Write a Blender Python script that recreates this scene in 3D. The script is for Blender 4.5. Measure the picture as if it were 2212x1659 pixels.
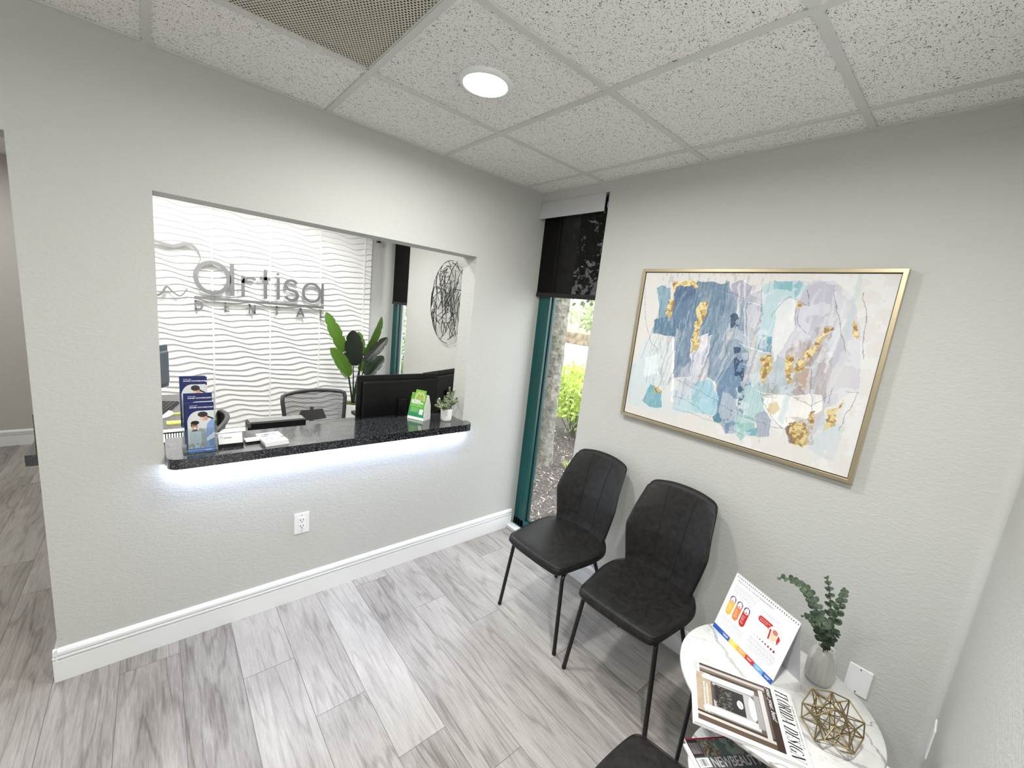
import bpy, bmesh, math, random
import numpy as np
from mathutils import Vector, Matrix, noise as mnoise
for o in list(bpy.data.objects): bpy.data.objects.remove(o)
SC = bpy.context.scene
COL = SC.collection
PI = math.pi
HC = 2.45            # ceiling height
HT = HC+.03          # walls run up past the tiles
# ---------------------------------------------------------------- camera
cam = bpy.data.objects.new('camera', bpy.data.cameras.new('camera'))
COL.objects.link(cam)
cam.data.sensor_width = 36; cam.data.lens = 36*883.51/2212
cam.data.clip_start = 0.02; cam.data.clip_end = 200
Rw = Matrix(((0.756315, -0.645378, 0.107119), (0.035969, 0.204512, 0.978203), (-0.653218, -0.735977, 0.177889)))
cam.matrix_world = Matrix.Translation((-2.01223, -2.16384, 1.66434)) @ Rw.transposed().to_4x4()
SC.camera = cam
# ---------------------------------------------------------------- sky, exposure
SC.view_settings.view_transform = 'Standard'; SC.view_settings.look = 'None'
SC.view_settings.gamma = 1.0; SC.view_settings.use_curve_mapping = False
SC.view_settings.exposure = 0.45
wd = bpy.data.worlds.new('sky'); SC.world = wd; wd.use_nodes = True
bg = wd.node_tree.nodes['Background']
bg.inputs[0].default_value = (0.93, 0.97, 1.0, 1); bg.inputs[1].default_value = 4.2
# ---------------------------------------------------------------- lamps of the rooms (all built as recessed downlights; the third is an unseen fill, added for brightness)
def lamp(name, x, y, w, size=.15, spread=175, z=HC-.022, col=(1, .992, .975)):
    l = bpy.data.lights.new(name, 'AREA'); l.shape = 'DISK'; l.size = size; l.energy = w
    l.color = col; l.spread = math.radians(spread)
    o = bpy.data.objects.new(name, l); COL.objects.link(o); o.location = (x, y, z)
    return o
DOWNLIGHTS = [(-1.085, -.80, 12), (-2.92, -1.9, 16), (-1.42, -2.03, 18), (-3.2, .9, 7), (-3.2, 2.4, 8),  # third entry: fill lamp added to brighten the front and right walls
              (-1.0, 1.55, 11.5), (-1.95, 1.55, 10.5), (-.9, .75, 4), (-1.8, .65, 7)]
for i, (x, y, w) in enumerate(DOWNLIGHTS): lamp('downlight_glow', x, y, w)

# ---------------------------------------------------------------- materials
def nt(name):
    m = bpy.data.materials.new(name); m.use_nodes = True
    t = m.node_tree; b = t.nodes['Principled BSDF']
    return m, t, b
def L(t, a, b): t.links.new(a, b)
def nd(t, k, **kw):
    n = t.nodes.new(k)
    for a, v in kw.items():
        if a.startswith('i_'):
            n.inputs[a[2:].replace('_', ' ')].default_value = v
        else: setattr(n, a, v)
    return n
def s2l(c):
    f = lambda v: v/12.92 if v <= .04045 else ((v+.055)/1.055)**2.4
    return tuple(f(v/255) for v in c)
def rgb(c): return (*s2l(c), 1)
def mat(name, c, rough=.5, metal=0, spec=.5, var=0, vscale=8, bump=0, bscale=60, bdist=.002, c2=None, coat=0, alpha=1):
    """c in sRGB 0-255; var / c2 noise-mix a second colour; bump is surface grain"""
    m, t, b = nt(name)
    b.inputs['Base Color'].default_value = rgb(c); b.inputs['Roughness'].default_value = rough
    b.inputs['Metallic'].default_value = metal; b.inputs['Specular IOR Level'].default_value = spec
    b.inputs['Coat Weight'].default_value = coat
    b.inputs['Alpha'].default_value = alpha
    tc = nd(t, 'ShaderNodeTexCoord')
    if var or c2:
        n = nd(t, 'ShaderNodeTexNoise', i_Scale=vscale, i_Detail=6.0, i_Roughness=.6); L(t, tc.outputs['Object'], n.inputs['Vector'])
        r = nd(t, 'ShaderNodeValToRGB'); r.color_ramp.elements[0].position = .35; r.color_ramp.elements[1].position = .65
        k2 = c2 or tuple(max(0, v*(1-var)) for v in c)
        r.color_ramp.elements[0].color = rgb(c); r.color_ramp.elements[1].color = rgb(k2)
        L(t, n.outputs['Fac'], r.inputs['Fac']); L(t, r.outputs['Color'], b.inputs['Base Color'])
    if bump:
        n = nd(t, 'ShaderNodeTexNoise', i_Scale=bscale, i_Detail=4.0); L(t, tc.outputs['Object'], n.inputs['Vector'])
        bp = nd(t, 'ShaderNodeBump', i_Strength=bump, i_Distance=bdist)
        L(t, n.outputs['Fac'], bp.inputs['Height']); L(t, bp.outputs['Normal'], b.inputs['Normal'])
    return m
def emis(name, c, s):
    m, t, b = nt(name); b.inputs['Base Color'].default_value = rgb(c)
    b.inputs['Emission Color'].default_value = rgb(c); b.inputs['Emission Strength'].default_value = s
    return m
def vcol(name, rough=.5, spec=.5, metal_from_alpha=False, coat=0, bump=0):
    """printed / painted surface: colours live in the mesh's own colour attribute"""
    m, t, b = nt(name); a = nd(t, 'ShaderNodeAttribute', attribute_name='paint')
    L(t, a.outputs['Color'], b.inputs['Base Color']); b.inputs['Roughness'].default_value = rough
    b.inputs['Specular IOR Level'].default_value = spec; b.inputs['Coat Weight'].default_value = coat
    b.inputs['Coat Roughness'].default_value = .12
    if metal_from_alpha: L(t, a.outputs['Alpha'], b.inputs['Metallic'])
    if bump:
        tc = nd(t, 'ShaderNodeTexCoord'); n = nd(t, 'ShaderNodeTexNoise', i_Scale=350.0, i_Detail=3.0); L(t, tc.outputs['Object'], n.inputs['Vector'])
        bp = nd(t, 'ShaderNodeBump', i_Strength=bump, i_Distance=.001)
        L(t, n.outputs['Fac'], bp.inputs['Height']); L(t, bp.outputs['Normal'], b.inputs['Normal'])
    return m
def glassm(name, c=(255, 255, 255), mix=.03, rough=.02, top=.22):
    """thin clear sheet: mostly see-through with a glossy reflection"""
    m, t, b = nt(name); t.nodes.remove(b); out = t.nodes['Material Output']
    tr = nd(t, 'ShaderNodeBsdfTransparent'); tr.inputs[0].default_value = rgb(c)
    g = nd(t, 'ShaderNodeBsdfGlossy'); g.inputs['Roughness'].default_value = rough
    lw = nd(t, 'ShaderNodeLayerWeight', i_Blend=.3)
    mr = nd(t, 'ShaderNodeMapRange', i_To_Min=mix, i_To_Max=top); L(t, lw.outputs['Fresnel'], mr.inputs['Value'])
    mx = nd(t, 'ShaderNodeMixShader'); L(t, mr.outputs[0], mx.inputs[0]); L(t, tr.outputs[0], mx.inputs[1]); L(t, g.outputs[0], mx.inputs[2])
    L(t, mx.outputs[0], out.inputs[0]); return m

def plaster(name, c, strong=.55):
    m, t, b = nt(name); tc = nd(t, 'ShaderNodeTexCoord')
    b.inputs['Base Color'].default_value = rgb(c); b.inputs['Roughness'].default_value = .62; b.inputs['Specular IOR Level'].default_value = .3
    n1 = nd(t, 'ShaderNodeTexNoise', i_Scale=120.0, i_Detail=3.0, i_Roughness=.55, i_Distortion=.5)
    n2 = nd(t, 'ShaderNodeTexNoise', i_Scale=52.0, i_Detail=4.0, i_Roughness=.6, i_Distortion=.8)
    mp = nd(t, 'ShaderNodeMapping'); mp.inputs['Scale'].default_value = (.75, .75, 1.4)
    L(t, tc.outputs['Object'], mp.inputs[0]); L(t, mp.outputs[0], n1.inputs['Vector']); L(t, mp.outputs[0], n2.inputs['Vector'])
    r2 = nd(t, 'ShaderNodeMapRange', i_From_Min=.42, i_From_Max=.62); L(t, n2.outputs['Fac'], r2.inputs['Value'])
    ad = nd(t, 'ShaderNodeMath', operation='MULTIPLY_ADD'); ad.inputs[1].default_value = .55
    L(t, r2.outputs[0], ad.inputs[0]); L(t, n1.outputs['Fac'], ad.inputs[2])
    bp = nd(t, 'ShaderNodeBump', i_Strength=strong, i_Distance=.0022); L(t, ad.outputs[0], bp.inputs['Height'])
    L(t, bp.outputs['Normal'], b.inputs['Normal']); return m

M_WALL = plaster('wall_paint', (198, 199, 195), .38)
M_WALL2 = plaster('wall_paint_hall', (196, 194, 188), .4)
M_WHITE = mat('white_trim_paint', (238, 240, 240), .35)
M_PANEL = mat('white_panel_paint', (246, 246, 246), .45)
M_BLACK = mat('black_plastic', (14, 14, 15), .35)
M_BLACKM = mat('black_powder_coat', (10, 10, 11), .4)
M_GREEN = mat('teal_window_paint', (8, 80, 77), .3, var=.12, vscale=3)
M_GASKET = mat('black_gasket', (12, 14, 14), .6)
M_GLASS = glassm('window_glass')
M_ACRYL = glassm('clear_acrylic', (246, 249, 250), .08)
M_PAPER = mat('white_paper', (240, 240, 238), .6)
M_PLATE = mat('white_switch_plastic', (240, 241, 240), .3)
M_GOLD = mat('champagne_gold', (205, 192, 160), .36, metal=1, bump=.1, bscale=300)
M_BRASS = mat('antique_gold_wire', (158, 142, 104), .32, metal=1)
M_STEEL = mat('brushed_aluminium', (172, 172, 175), .3, metal=.9)
M_TEXTW = mat('white_ink', (245, 245, 245), .6)
M_TEXTK = mat('black_ink', (16, 16, 18), .6)
M_TEXTG = mat('grey_ink', (120, 122, 128), .6)

def granite():
    m, t, b = nt('black_granite'); tc = nd(t, 'ShaderNodeTexCoord')
    v = nd(t, 'ShaderNodeTexVoronoi', i_Scale=300.0); L(t, tc.outputs['Object'], v.inputs['Vector'])
    n = nd(t, 'ShaderNodeTexNoise', i_Scale=130.0, i_Detail=5.0); L(t, tc.outputs['Object'], n.inputs['Vector'])
    sep = nd(t, 'ShaderNodeSeparateColor'); L(t, v.outputs['Color'], sep.inputs[0])
    mu = nd(t, 'ShaderNodeMath', operation='MULTIPLY'); L(t, sep.outputs[0], mu.inputs[0]); L(t, n.outputs['Fac'], mu.inputs[1])
    r = nd(t, 'ShaderNodeValToRGB'); e = r.color_ramp.elements
    e[0].position = .18; e[0].color = rgb((12, 13, 15)); e[1].position = .62; e[1].color = rgb((118, 122, 128))
    k = e.new(.36); k.color = rgb((44, 46, 50))
    L(t, mu.outputs[0], r.inputs['Fac']); L(t, r.outputs['Color'], b.inputs['Base Color'])
    b.inputs['Roughness'].default_value = .13; b.inputs['Specular IOR Level'].default_value = .8; b.inputs['Coat Weight'].default_value = .7; b.inputs['Coat Roughness'].default_value = .06; b.inputs['Coat IOR'].default_value = 1.5; return m
M_GRANITE = granite()

# ---------------------------------------------------------------- mesh helpers
class MB:
    """collects primitives; build() links them as ONE mesh object"""
    def __init__(s): s.v = []; s.f = []; s.sm = []
    def add(s, vs, fs, smooth=False, M=None):
        k = len(s.v)
        s.v += [tuple(M @ Vector(p)) if M else tuple(p) for p in vs]
        s.f += [tuple(i+k for i in f) for f in fs]; s.sm += [smooth]*len(fs); return s
    def box(s, x0, x1, y0, y1, z0, z1, M=None):
        vs = [(x, y, z) for x in (x0, x1) for y in (y0, y1) for z in (z0, z1)]
        return s.add(vs, [(0, 1, 3, 2), (4, 6, 7, 5), (0, 4, 5, 1), (2, 3, 7, 6), (0, 2, 6, 4), (1, 5, 7, 3)], False, M)
    def tube(s, pts, r, n=10, cap=True, M=None, closed=False):
        P = [Vector(p) for p in pts]; vs = []; fs = []; N = len(P)
        rr = r if hasattr(r, '__len__') else [r]*N
        up = None
        for i, p in enumerate(P):
            if closed: d = P[(i+1) % N]-P[i-1]
            else: d = P[min(i+1, N-1)]-P[max(i-1, 0)]
            d = d.normalized() if d.length > 1e-9 else Vector((0, 0, 1))
            if up is None: up = d.orthogonal().normalized()
            up = (up-d*up.dot(d)); up = up.normalized() if up.length > 1e-6 else d.orthogonal().normalized()
            w = d.cross(up)
            vs += [tuple(p+(up*math.cos(a)+w*math.sin(a))*rr[i]) for a in [2*PI*k/n for k in range(n)]]
        for i in range(N if closed else N-1):
            for k in range(n):
                a, b = i*n+k, i*n+(k+1) % n; c = ((i+1) % N)*n
                fs.append((a, b, c+(k+1) % n, c+k))
        s.add(vs, fs, True, M)
        if cap and not closed:
            s.add(vs[:n], [tuple(range(n))[::-1]], False, M); s.add(vs[-n:], [tuple(range(n))], False, M)
        return s
    def lathe(s, prof, n=32, M=None, smooth=True, ripple=None):
        vs = []; fs = []
        for j, (r, z) in enumerate(prof):
            for k in range(n):
                a = 2*PI*k/n; q = r*(1+(ripple(a, z) if ripple else 0)); vs.append((q*math.cos(a), q*math.sin(a), z))
        for j in range(len(prof)-1):
            for k in range(n): fs.append((j*n+k, j*n+(k+1) % n, (j+1)*n+(k+1) % n, (j+1)*n+k))
        s.add(vs, fs, smooth, M)
        if prof[0][0] > 1e-6: s.add(vs[:n], [tuple(range(n))[::-1]], False, M)
        if prof[-1][0] > 1e-6: s.add(vs[-n:], [tuple(range(n))], False, M)
        return s
    def prism(s, poly, d0, d1, ax='z', M=None, smooth=False):
        """extrude a polygon (2-d points) along an axis from d0 to d1"""
        def P(a, b, d): return {'z': (a, b, d), 'y': (a, d, b), 'x': (d, a, b)}[ax]
        n = len(poly); vs = [P(*p, d0) for p in poly]+[P(*p, d1) for p in poly]
        fs = [tuple(range(n))[::-1], tuple(range(n, 2*n))]; s.add(vs, fs, False, M)
        return s.add(vs, [(i, (i+1) % n, n+(i+1) % n, n+i) for i in range(n)], smooth, M)
    def grid(s, P, smooth=True, M=None, flip=False):
        """P[j][i] points"""
        nj, ni = len(P), len(P[0]); vs = [p for r in P for p in r]
        fs = [(j*ni+i, j*ni+i+1, (j+1)*ni+i+1, (j+1)*ni+i) for j in range(nj-1) for i in range(ni-1)]
        if flip: fs = [f[::-1] for f in fs]
        return s.add(vs, fs, smooth, M)
    def stroke(s, pts, w, y0, y1, M=None):
        """flat ribbon letter stroke in the x-z plane, extruded along y; w = width or list"""
        n = len(pts); ww = w if hasattr(w, '__len__') else [w]*n; Lp = []; Rp = []
        for i in range(n):
            a = Vector(pts[max(i-1, 0)]); b = Vector(pts[min(i+1, n-1)]); d = (b-a).normalized(); q = Vector((-d.y, d.x))*ww[i]/2
            c = Vector(pts[i]); Lp.append(c+q); Rp.append(c-q)
        for i in range(n-1):
            quad = [Lp[i], Lp[i+1], Rp[i+1], Rp[i]]
            vs = [(p.x, y0, p.y) for p in quad]+[(p.x, y1, p.y) for p in quad]
            fs = [(0, 1, 2, 3), (7, 6, 5, 4), (0, 4, 5, 1), (2, 6, 7, 3)]
            if i == 0: fs.append((3, 7, 4, 0))
            if i == n-2: fs.append((1, 5, 6, 2))
            s.add(vs, fs, False, M)
        return s
    def build(s, name, m, parent=None, world=False, bevel=0, seg=2, weld=False, wn=False, origin=None):
        me = bpy.data.meshes.new(name); vs = s.v
        if parent is not None and world:
            Mi = parent.matrix_basis.inverted() if parent.parent is None else (parent.parent.matrix_basis @ parent.matrix_basis).inverted()
            vs = [tuple(Mi @ Vector(p)) for p in vs]
        loc = (0, 0, 0)
        if parent is None:
            if origin is None:
                a = np.array(vs); mn, mx = a.min(0), a.max(0); origin = ((mn[0]+mx[0])/2, (mn[1]+mx[1])/2, mn[2])
            loc = tuple(float(q) for q in origin); vs = [(p[0]-loc[0], p[1]-loc[1], p[2]-loc[2]) for p in vs]
        me.from_pydata([tuple(map(float, p)) for p in vs], [], s.f)
        me.polygons.foreach_set('use_smooth', s.sm)
        if weld or True:
            b = bmesh.new(); b.from_mesh(me)
            if weld: bmesh.ops.remove_doubles(b, verts=b.verts, dist=1e-5)
            bmesh.ops.recalc_face_normals(b, faces=b.faces); b.to_mesh(me); b.free()
        me.materials.append(m); o = bpy.data.objects.new(name, me); COL.objects.link(o); o.location = loc
        if parent is not None: o.parent = parent
        if bevel:
            md = o.modifiers.new('b', 'BEVEL'); md.width = bevel; md.segments = seg; md.limit_method = 'ANGLE'; md.angle_limit = math.radians(40)
        return o
def thing(name, label, cat, loc=(0, 0, 0), rz=0, group=None, rot=None):
    o = bpy.data.objects.new(name, None); COL.objects.link(o); o.empty_display_size = .05
    o.location = loc; o.rotation_euler = rot or (0, 0, rz); o['label'] = label; o['category'] = cat
    if group: o['group'] = group
    o.matrix_basis = Matrix.Translation(loc) @ o.rotation_euler.to_matrix().to_4x4()
    return o
def tag(o, label, cat, group=None, kind=None):
    o['label'] = label; o['category'] = cat
    if group: o['group'] = group
    if kind: o['kind'] = kind
    return o
def struct(o): o['kind'] = 'structure'; return o
def text(name, body, size, m, parent, M, ext=0.0002, shear=0, sx=1.0, bold=0, align='LEFT', spacing=1.0):
    c = bpy.data.curves.new(name, 'FONT'); c.body = body; c.size = size; c.extrude = ext; c.shear = shear; c.offset = bold
    c.align_x = align; c.space_character = spacing; c.resolution_u = 3
    t = bpy.data.objects.new(name, c); COL.objects.link(t); bpy.context.view_layer.update()
    me = bpy.data.meshes.new_from_object(t); bpy.data.objects.remove(t)
    me.transform(M @ Matrix.Diagonal((sx, 1, 1, 1))); me.materials.clear(); me.materials.append(m)
    o = bpy.data.objects.new(name, me); COL.objects.link(o); o.parent = parent; return o
def didone(name, body, height, total, m, parent, M, shear=.22):
    """high-contrast serif capitals drawn as strokes, fitted to a total width"""
    S_, H_ = .165, .034
    def ar(cx, cy, rx, ry, a0, a1, n=18): return [(cx+rx*math.cos(math.radians(a0+(a1-a0)*k/n)), cy+ry*math.sin(math.radians(a0+(a1-a0)*k/n))) for k in range(n+1)]
    def vw(a0, a1, n=18, big=S_): return [H_+(big-H_)*abs(math.cos(math.radians(a0+(a1-a0)*k/n)))**1.5 for k in range(n+1)]
    def stem(x, w=S_): return ([(x, 0), (x, 1)], w)
    def hb(x0, x1, y): return ([(x0, y), (x1, y)], H_)
    q = 1-H_/2; b = H_/2
    G = {'F': (.62, [stem(.15), hb(0, .6, q), hb(.15, .45, .52), hb(0, .3, b), ([(.59, q), (.59, .72)], H_)]),
         'L': (.60, [stem(.15), hb(0, .3, q), hb(0, .58, b), ([(.57, b), (.57, .28)], H_)]),
         'O': (.80, [(ar(.40, .5, .30, .485, 0, 360, 40), vw(0, 360, 40))]),
         'R': (.76, [stem(.15), hb(0, .35, q), hb(0, .3, b), hb(.15, .38, .50), (ar(.36, .742, .20, .243, 90, -90), vw(90, -90)), ([(.38, .50), (.66, .02)], .15), hb(.6, .76, b)]),
         'I': (.36, [stem(.17), hb(.03, .31, q), hb(.03, .31, b)]),
         'D': (.78, [stem(.15), hb(0, .34, q), hb(0, .34, b), (ar(.32, .5, .34, .483, 90, -90), vw(90, -90))]),
         'A': (.74, [([(.10, 0), (.36, 1)], H_), ([(.34, 1), (.62, 0)], S_), hb(.16, .52, .34), hb(0, .2, b), hb(.5, .76, b)]),
         'E': (.64, [stem(.15), hb(0, .6, q), hb(.15, .45, .51), hb(0, .6, b), ([(.59, q), (.59, .76)], H_), ([(.59, b), (.59, .26)], H_)]),
         'S': (.58, [([(.48, .76), (.47, .93), (.28, .985), (.12, .90), (.10, .74), (.24, .57), (.40, .43), (.46, .25), (.38, .06), (.22, .015), (.06, .08), (.05, .26)], [H_, H_, H_, .07, .13, .17, .17, .13, .06, H_, H_, H_])]),
         'G': (.82, [(ar(.40, .5, .30, .485, 48, 320, 34), vw(48, 320, 34)), ([(.66, .42), (.66, .06)], .15), hb(.5, .8, .42)]),
         'N': (.82, [([(.13, 0), (.13, 1)], H_), ([(.13, 1), (.66, 0)], .15), ([(.68, 0), (.68, 1)], H_), hb(.0, .24, b), hb(.0, .2, q), hb(.56, .8, q)]),
         ' ': (.34, [])}
    adv = sum(G[c][0]+.07 for c in body); kx = total/(adv*height); w = MB(); x0 = 0
    MM = M @ Matrix(((height*kx, 0, shear*height, 0), (0, 0, height, 0), (0, -1, 0, 0), (0, 0, 0, 1)))
    for c in body:
        for pts, wd in G[c][1]: w.stroke([(x0+p[0], p[1]) for p in pts], wd, -.00015, .00015, MM)
        x0 += G[c][0]+.07
    return w.build(name, m, parent)
# ---- flat artwork painted into a colour attribute on a fine grid
def vnoise(U, V, sc, seed=0, octv=4):
    rs = np.random.RandomState(seed); out = np.zeros_like(U); amp = 1; tot = 0
    for o in range(octv):
        g = rs.rand(97, 97); x = (U*sc) % 96; y = (V*sc) % 96
        i = x.astype(int); j = y.astype(int); fx = x-i; fy = y-j; fx = fx*fx*(3-2*fx); fy = fy*fy*(3-2*fy)
        out += amp*((g[j, i]*(1-fx)+g[j, i+1]*fx)*(1-fy)+(g[j+1, i]*(1-fx)+g[j+1, i+1]*fx)*fy); tot += amp
        amp *= .5; sc *= 2.03
    return out/tot
def inpoly(U, V, poly):
    ins = np.zeros(U.shape, bool); n = len(poly)
    for k in range(n):
        x0, y0 = poly[k]; x1, y1 = poly[(k+1) % n]
        if y0 == y1: continue
        c = ((y0 > V) != (y1 > V)) & (U < (x1-x0)*(V-y0)/(y1-y0)+x0); ins ^= c
    return ins
def segdist(U, V, pts):
    d = np.full(U.shape, 9.)
    for (x0, y0), (x1, y1) in zip(pts, pts[1:]):
        dx, dy = x1-x0, y1-y0; l = dx*dx+dy*dy+1e-12; t = np.clip(((U-x0)*dx+(V-y0)*dy)/l, 0, 1)
        d = np.minimum(d, np.hypot(U-x0-t*dx, V-y0-t*dy))
    return d
class Art:
    def __init__(s, w, h, nx, bg=(240, 240, 238)):
        s.w, s.h = w, h; s.nx = nx; s.ny = max(2, int(nx*h/w)); u = (np.arange(s.nx)+.5)/s.nx*w; v = (np.arange(s.ny)+.5)/s.ny*h
        s.U, s.V = np.meshgrid(u, v); s.c = np.zeros((s.ny, s.nx, 4)); s.c[..., :3] = s2l(bg)
    def put(s, mask, col, a=1.0, metal=None):
        k = (mask.astype(float)*a)[..., None]; s.c[..., :3] = s.c[..., :3]*(1-k)+np.array(s2l(col))*k
        if metal is not None: s.c[..., 3] = s.c[..., 3]*(1-k[..., 0])+metal*k[..., 0]
        return s
    def rect(s, x0, y0, x1, y1, col, a=1): return s.put((s.U >= x0) & (s.U < x1) & (s.V >= y0) & (s.V < y1), col, a)
    def poly(s, p, col, a=1): return s.put(inpoly(s.U, s.V, p), col, a)
    def ell(s, cx, cy, rx, ry, col, a=1): return s.put(((s.U-cx)/rx)**2+((s.V-cy)/ry)**2 < 1, col, a)
    def line(s, pts, w, col, a=1): return s.put(segdist(s.U, s.V, pts) < w/2, col, a)
    def build(s, name, m, parent, M):
        nx, ny = s.nx, s.ny; u = np.linspace(0, s.w, nx+1); v = np.linspace(0, s.h, ny+1); X, Y = np.meshgrid(u, v)
        co = np.stack([X.ravel(), Y.ravel(), np.zeros(X.size)], 1); I = np.arange((nx+1)*ny).reshape(ny, nx+1)[:, :-1].ravel()
        F = np.stack([I, I+1, I+nx+2, I+nx+1], 1)
        me = bpy.data.meshes.new(name); me.vertices.add(len(co)); me.loops.add(F.size); me.polygons.add(len(F))
        me.vertices.foreach_set('co', co.ravel()); me.loops.foreach_set('vertex_index', F.ravel().astype(np.int32))
        me.polygons.foreach_set('loop_start', np.arange(0, F.size, 4, dtype=np.int32)); me.update()
        at = me.color_attributes.new('paint', 'FLOAT_COLOR', 'CORNER')
        at.data.foreach_set('color', np.repeat(s.c.reshape(-1, 4), 4, axis=0).astype(np.float32).ravel())
        me.transform(M); me.materials.append(m); o = bpy.data.objects.new(name, me); COL.objects.link(o); o.parent = parent
        return o
def frame_mat(o, x, y):
    """matrix whose local x,y,z axes are x, y, x cross y, at origin o"""
    x = Vector(x).normalized(); y = Vector(y).normalized(); z = x.cross(y)
    return Matrix(((x.x, y.x, z.x, o[0]), (x.y, y.y, z.y, o[1]), (x.z, y.z, z.z, o[2]), (0, 0, 0, 1)))
def T(x, y, z): return Matrix.Translation((x, y, z))
def RZ(a): return Matrix.Rotation(a, 4, 'Z')
# ================================================================= THE SETTING
WT = .145                                   # partition thickness
# ---- floor: one mesh, a quad per plank (own tone + grain offset)
def build_floor():
    rnd = random.Random(5); W_ = .1975; LEN = 1.22
    known = {-1: -.677, -2: -.415, -4: -1.065, -5: -.739, -6: -.40, 0: -1.08, 2: -.62, -3: -1.30, 1: -.22, -7: -1.02, -8: -.1, -9: -.75}
    vs = []; fs = []; uv = []; uv2 = []; tone = []
    for k in range(-19, 4):
        x0 = -.6+k*W_; x1 = x0+W_; y = known.get(k, rnd.uniform(-1.2, 0))
        while y > -2.6: y -= LEN
        while y < 3.6:
            a, b = max(y, -2.5), min(y+LEN, 3.5); i = len(vs); xa, xb = max(x0, -4.3), min(x1, .08)
            if b > a and xb > xa:
                vs += [(xa, a, 0), (xb, a, 0), (xb, b, 0), (xa, b, 0)]; fs.append((i, i+1, i+2, i+3))
                ou, ov = rnd.uniform(0, 40), rnd.uniform(0, 40)
                uv += [(xa-x0+ou, a-y+ov), (xb-x0+ou, a-y+ov), (xb-x0+ou, b-y+ov), (xa-x0+ou, b-y+ov)]
                uv2 += [((xa-x0)/W_, (a-y)/LEN), ((xb-x0)/W_, (a-y)/LEN), ((xb-x0)/W_, (b-y)/LEN), ((xa-x0)/W_, (b-y)/LEN)]
                tone += [rnd.random()]*4
            y += LEN
    me = bpy.data.meshes.new('floor'); me.from_pydata(vs, [], fs)
    A = me.uv_layers.new(name='grain'); B = me.uv_layers.new(name='edge')
    for i, (a, b) in enumerate(zip(uv, uv2)): A.data[i].uv = a; B.data[i].uv = b
    ca = me.color_attributes.new('tone', 'FLOAT_COLOR', 'CORNER')
    for i, q in enumerate(tone): ca.data[i].color = (q, q, q, 1)
    m, t, b = nt('grey_wood_planks')
    u = nd(t, 'ShaderNodeUVMap', uv_map='grain'); e = nd(t, 'ShaderNodeUVMap', uv_map='edge'); tn = nd(t, 'ShaderNodeAttribute', attribute_name='tone')
    mp = nd(t, 'ShaderNodeMapping'); mp.inputs['Scale'].default_value = (1, .1, 1); L(t, u.outputs[0], mp.inputs[0])
    wv = nd(t, 'ShaderNodeTexNoise', i_Scale=9.0, i_Detail=2.0); L(t, mp.outputs[0], wv.inputs['Vector'])     # cathedral field
    mu = nd(t, 'ShaderNodeMath', operation='MULTIPLY'); mu.inputs[1].default_value = 46.0; L(t, wv.outputs['Fac'], mu.inputs[0])
    sn = nd(t, 'ShaderNodeMath', operation='SINE'); L(t, mu.outputs[0], sn.inputs[0])
    r0 = nd(t, 'ShaderNodeMapRange', i_From_Min=.55, i_From_Max=1.0, i_To_Min=0.0, i_To_Max=1.0); L(t, sn.outputs[0], r0.inputs['Value'])
    mp2 = nd(t, 'ShaderNodeMapping'); mp2.inputs['Scale'].default_value = (1, .05, 1); L(t, u.outputs[0], mp2.inputs[0])
    fi = nd(t, 'ShaderNodeTexNoise', i_Scale=150.0, i_Detail=6.0, i_Roughness=.75); L(t, mp2.outputs[0], fi.inputs['Vector'])
    mp3 = nd(t, 'ShaderNodeMapping'); mp3.inputs['Scale'].default_value = (1, .22, 1); L(t, u.outputs[0], mp3.inputs[0])
    bl = nd(t, 'ShaderNodeTexNoise', i_Scale=7.0, i_Detail=5.0, i_Roughness=.6, i_Distortion=.6); L(t, mp3.outputs[0], bl.inputs['Vector'])
    # value = .5 + tone + blotch - grain
    def ma(a, k, c):
        n = nd(t, 'ShaderNodeMath', operation='MULTIPLY_ADD'); L(t, a, n.inputs[0]); n.inputs[1].default_value = k
        if isinstance(c, float): n.inputs[2].default_value = c
        else: L(t, c, n.inputs[2])
        return n.outputs[0]
    v = ma(bl.outputs['Fac'], .95, -.20); v = ma(tn.outputs['Fac'], .36, v); v = ma(fi.outputs['Fac'], 1.0, v); v = ma(r0.outputs[0], -.17, v)
    v = ma(v, 1.0, -.40)
    cr = nd(t, 'ShaderNodeValToRGB'); el = cr.color_ramp.elements
    el[0].position = .1; el[0].color = rgb((112, 105, 99)); el[1].position = 1; el[1].color = rgb((196, 192, 187))
    k = el.new(.5); k.color = rgb((160, 155, 150))
    L(t, v, cr.inputs['Fac'])
    # plank edges
    se = nd(t, 'ShaderNodeSeparateXYZ'); L(t, e.outputs[0], se.inputs[0])
    def edge(o, wd):
        a = nd(t, 'ShaderNodeMath', operation='PINGPONG'); a.inputs[1].default_value = .5; L(t, o, a.inputs[0])
        b_ = nd(t, 'ShaderNodeMath', operation='LESS_THAN'); b_.inputs[1].default_value = wd; L(t, a.outputs[0], b_.inputs[0]); return b_.outputs[0]
    mx = nd(t, 'ShaderNodeMath', operation='MAXIMUM'); L(t, edge(se.outputs[0], .0055), mx.inputs[0]); L(t, edge(se.outputs[1], .0009), mx.inputs[1])
    mc = nd(t, 'ShaderNodeMix', data_type='RGBA'); L(t, mx.outputs[0], mc.inputs[0]); L(t, cr.outputs['Color'], mc.inputs[6]); mc.inputs[7].default_value = rgb((104, 97, 92))
    L(t, mc.outputs[2], b.inputs['Base Color'])
    b.inputs['Roughness'].default_value = .42; b.inputs['Specular IOR Level'].default_value = .5
    bp = nd(t, 'ShaderNodeBump', i_Strength=.25, i_Distance=.001); L(t, fi.outputs['Fac'], bp.inputs['Height']); L(t, bp.outputs[0], b.inputs['Normal'])
    me.materials.append(m); o = bpy.data.objects.new('floor', me); COL.objects.link(o); struct(o)
build_floor()
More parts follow.
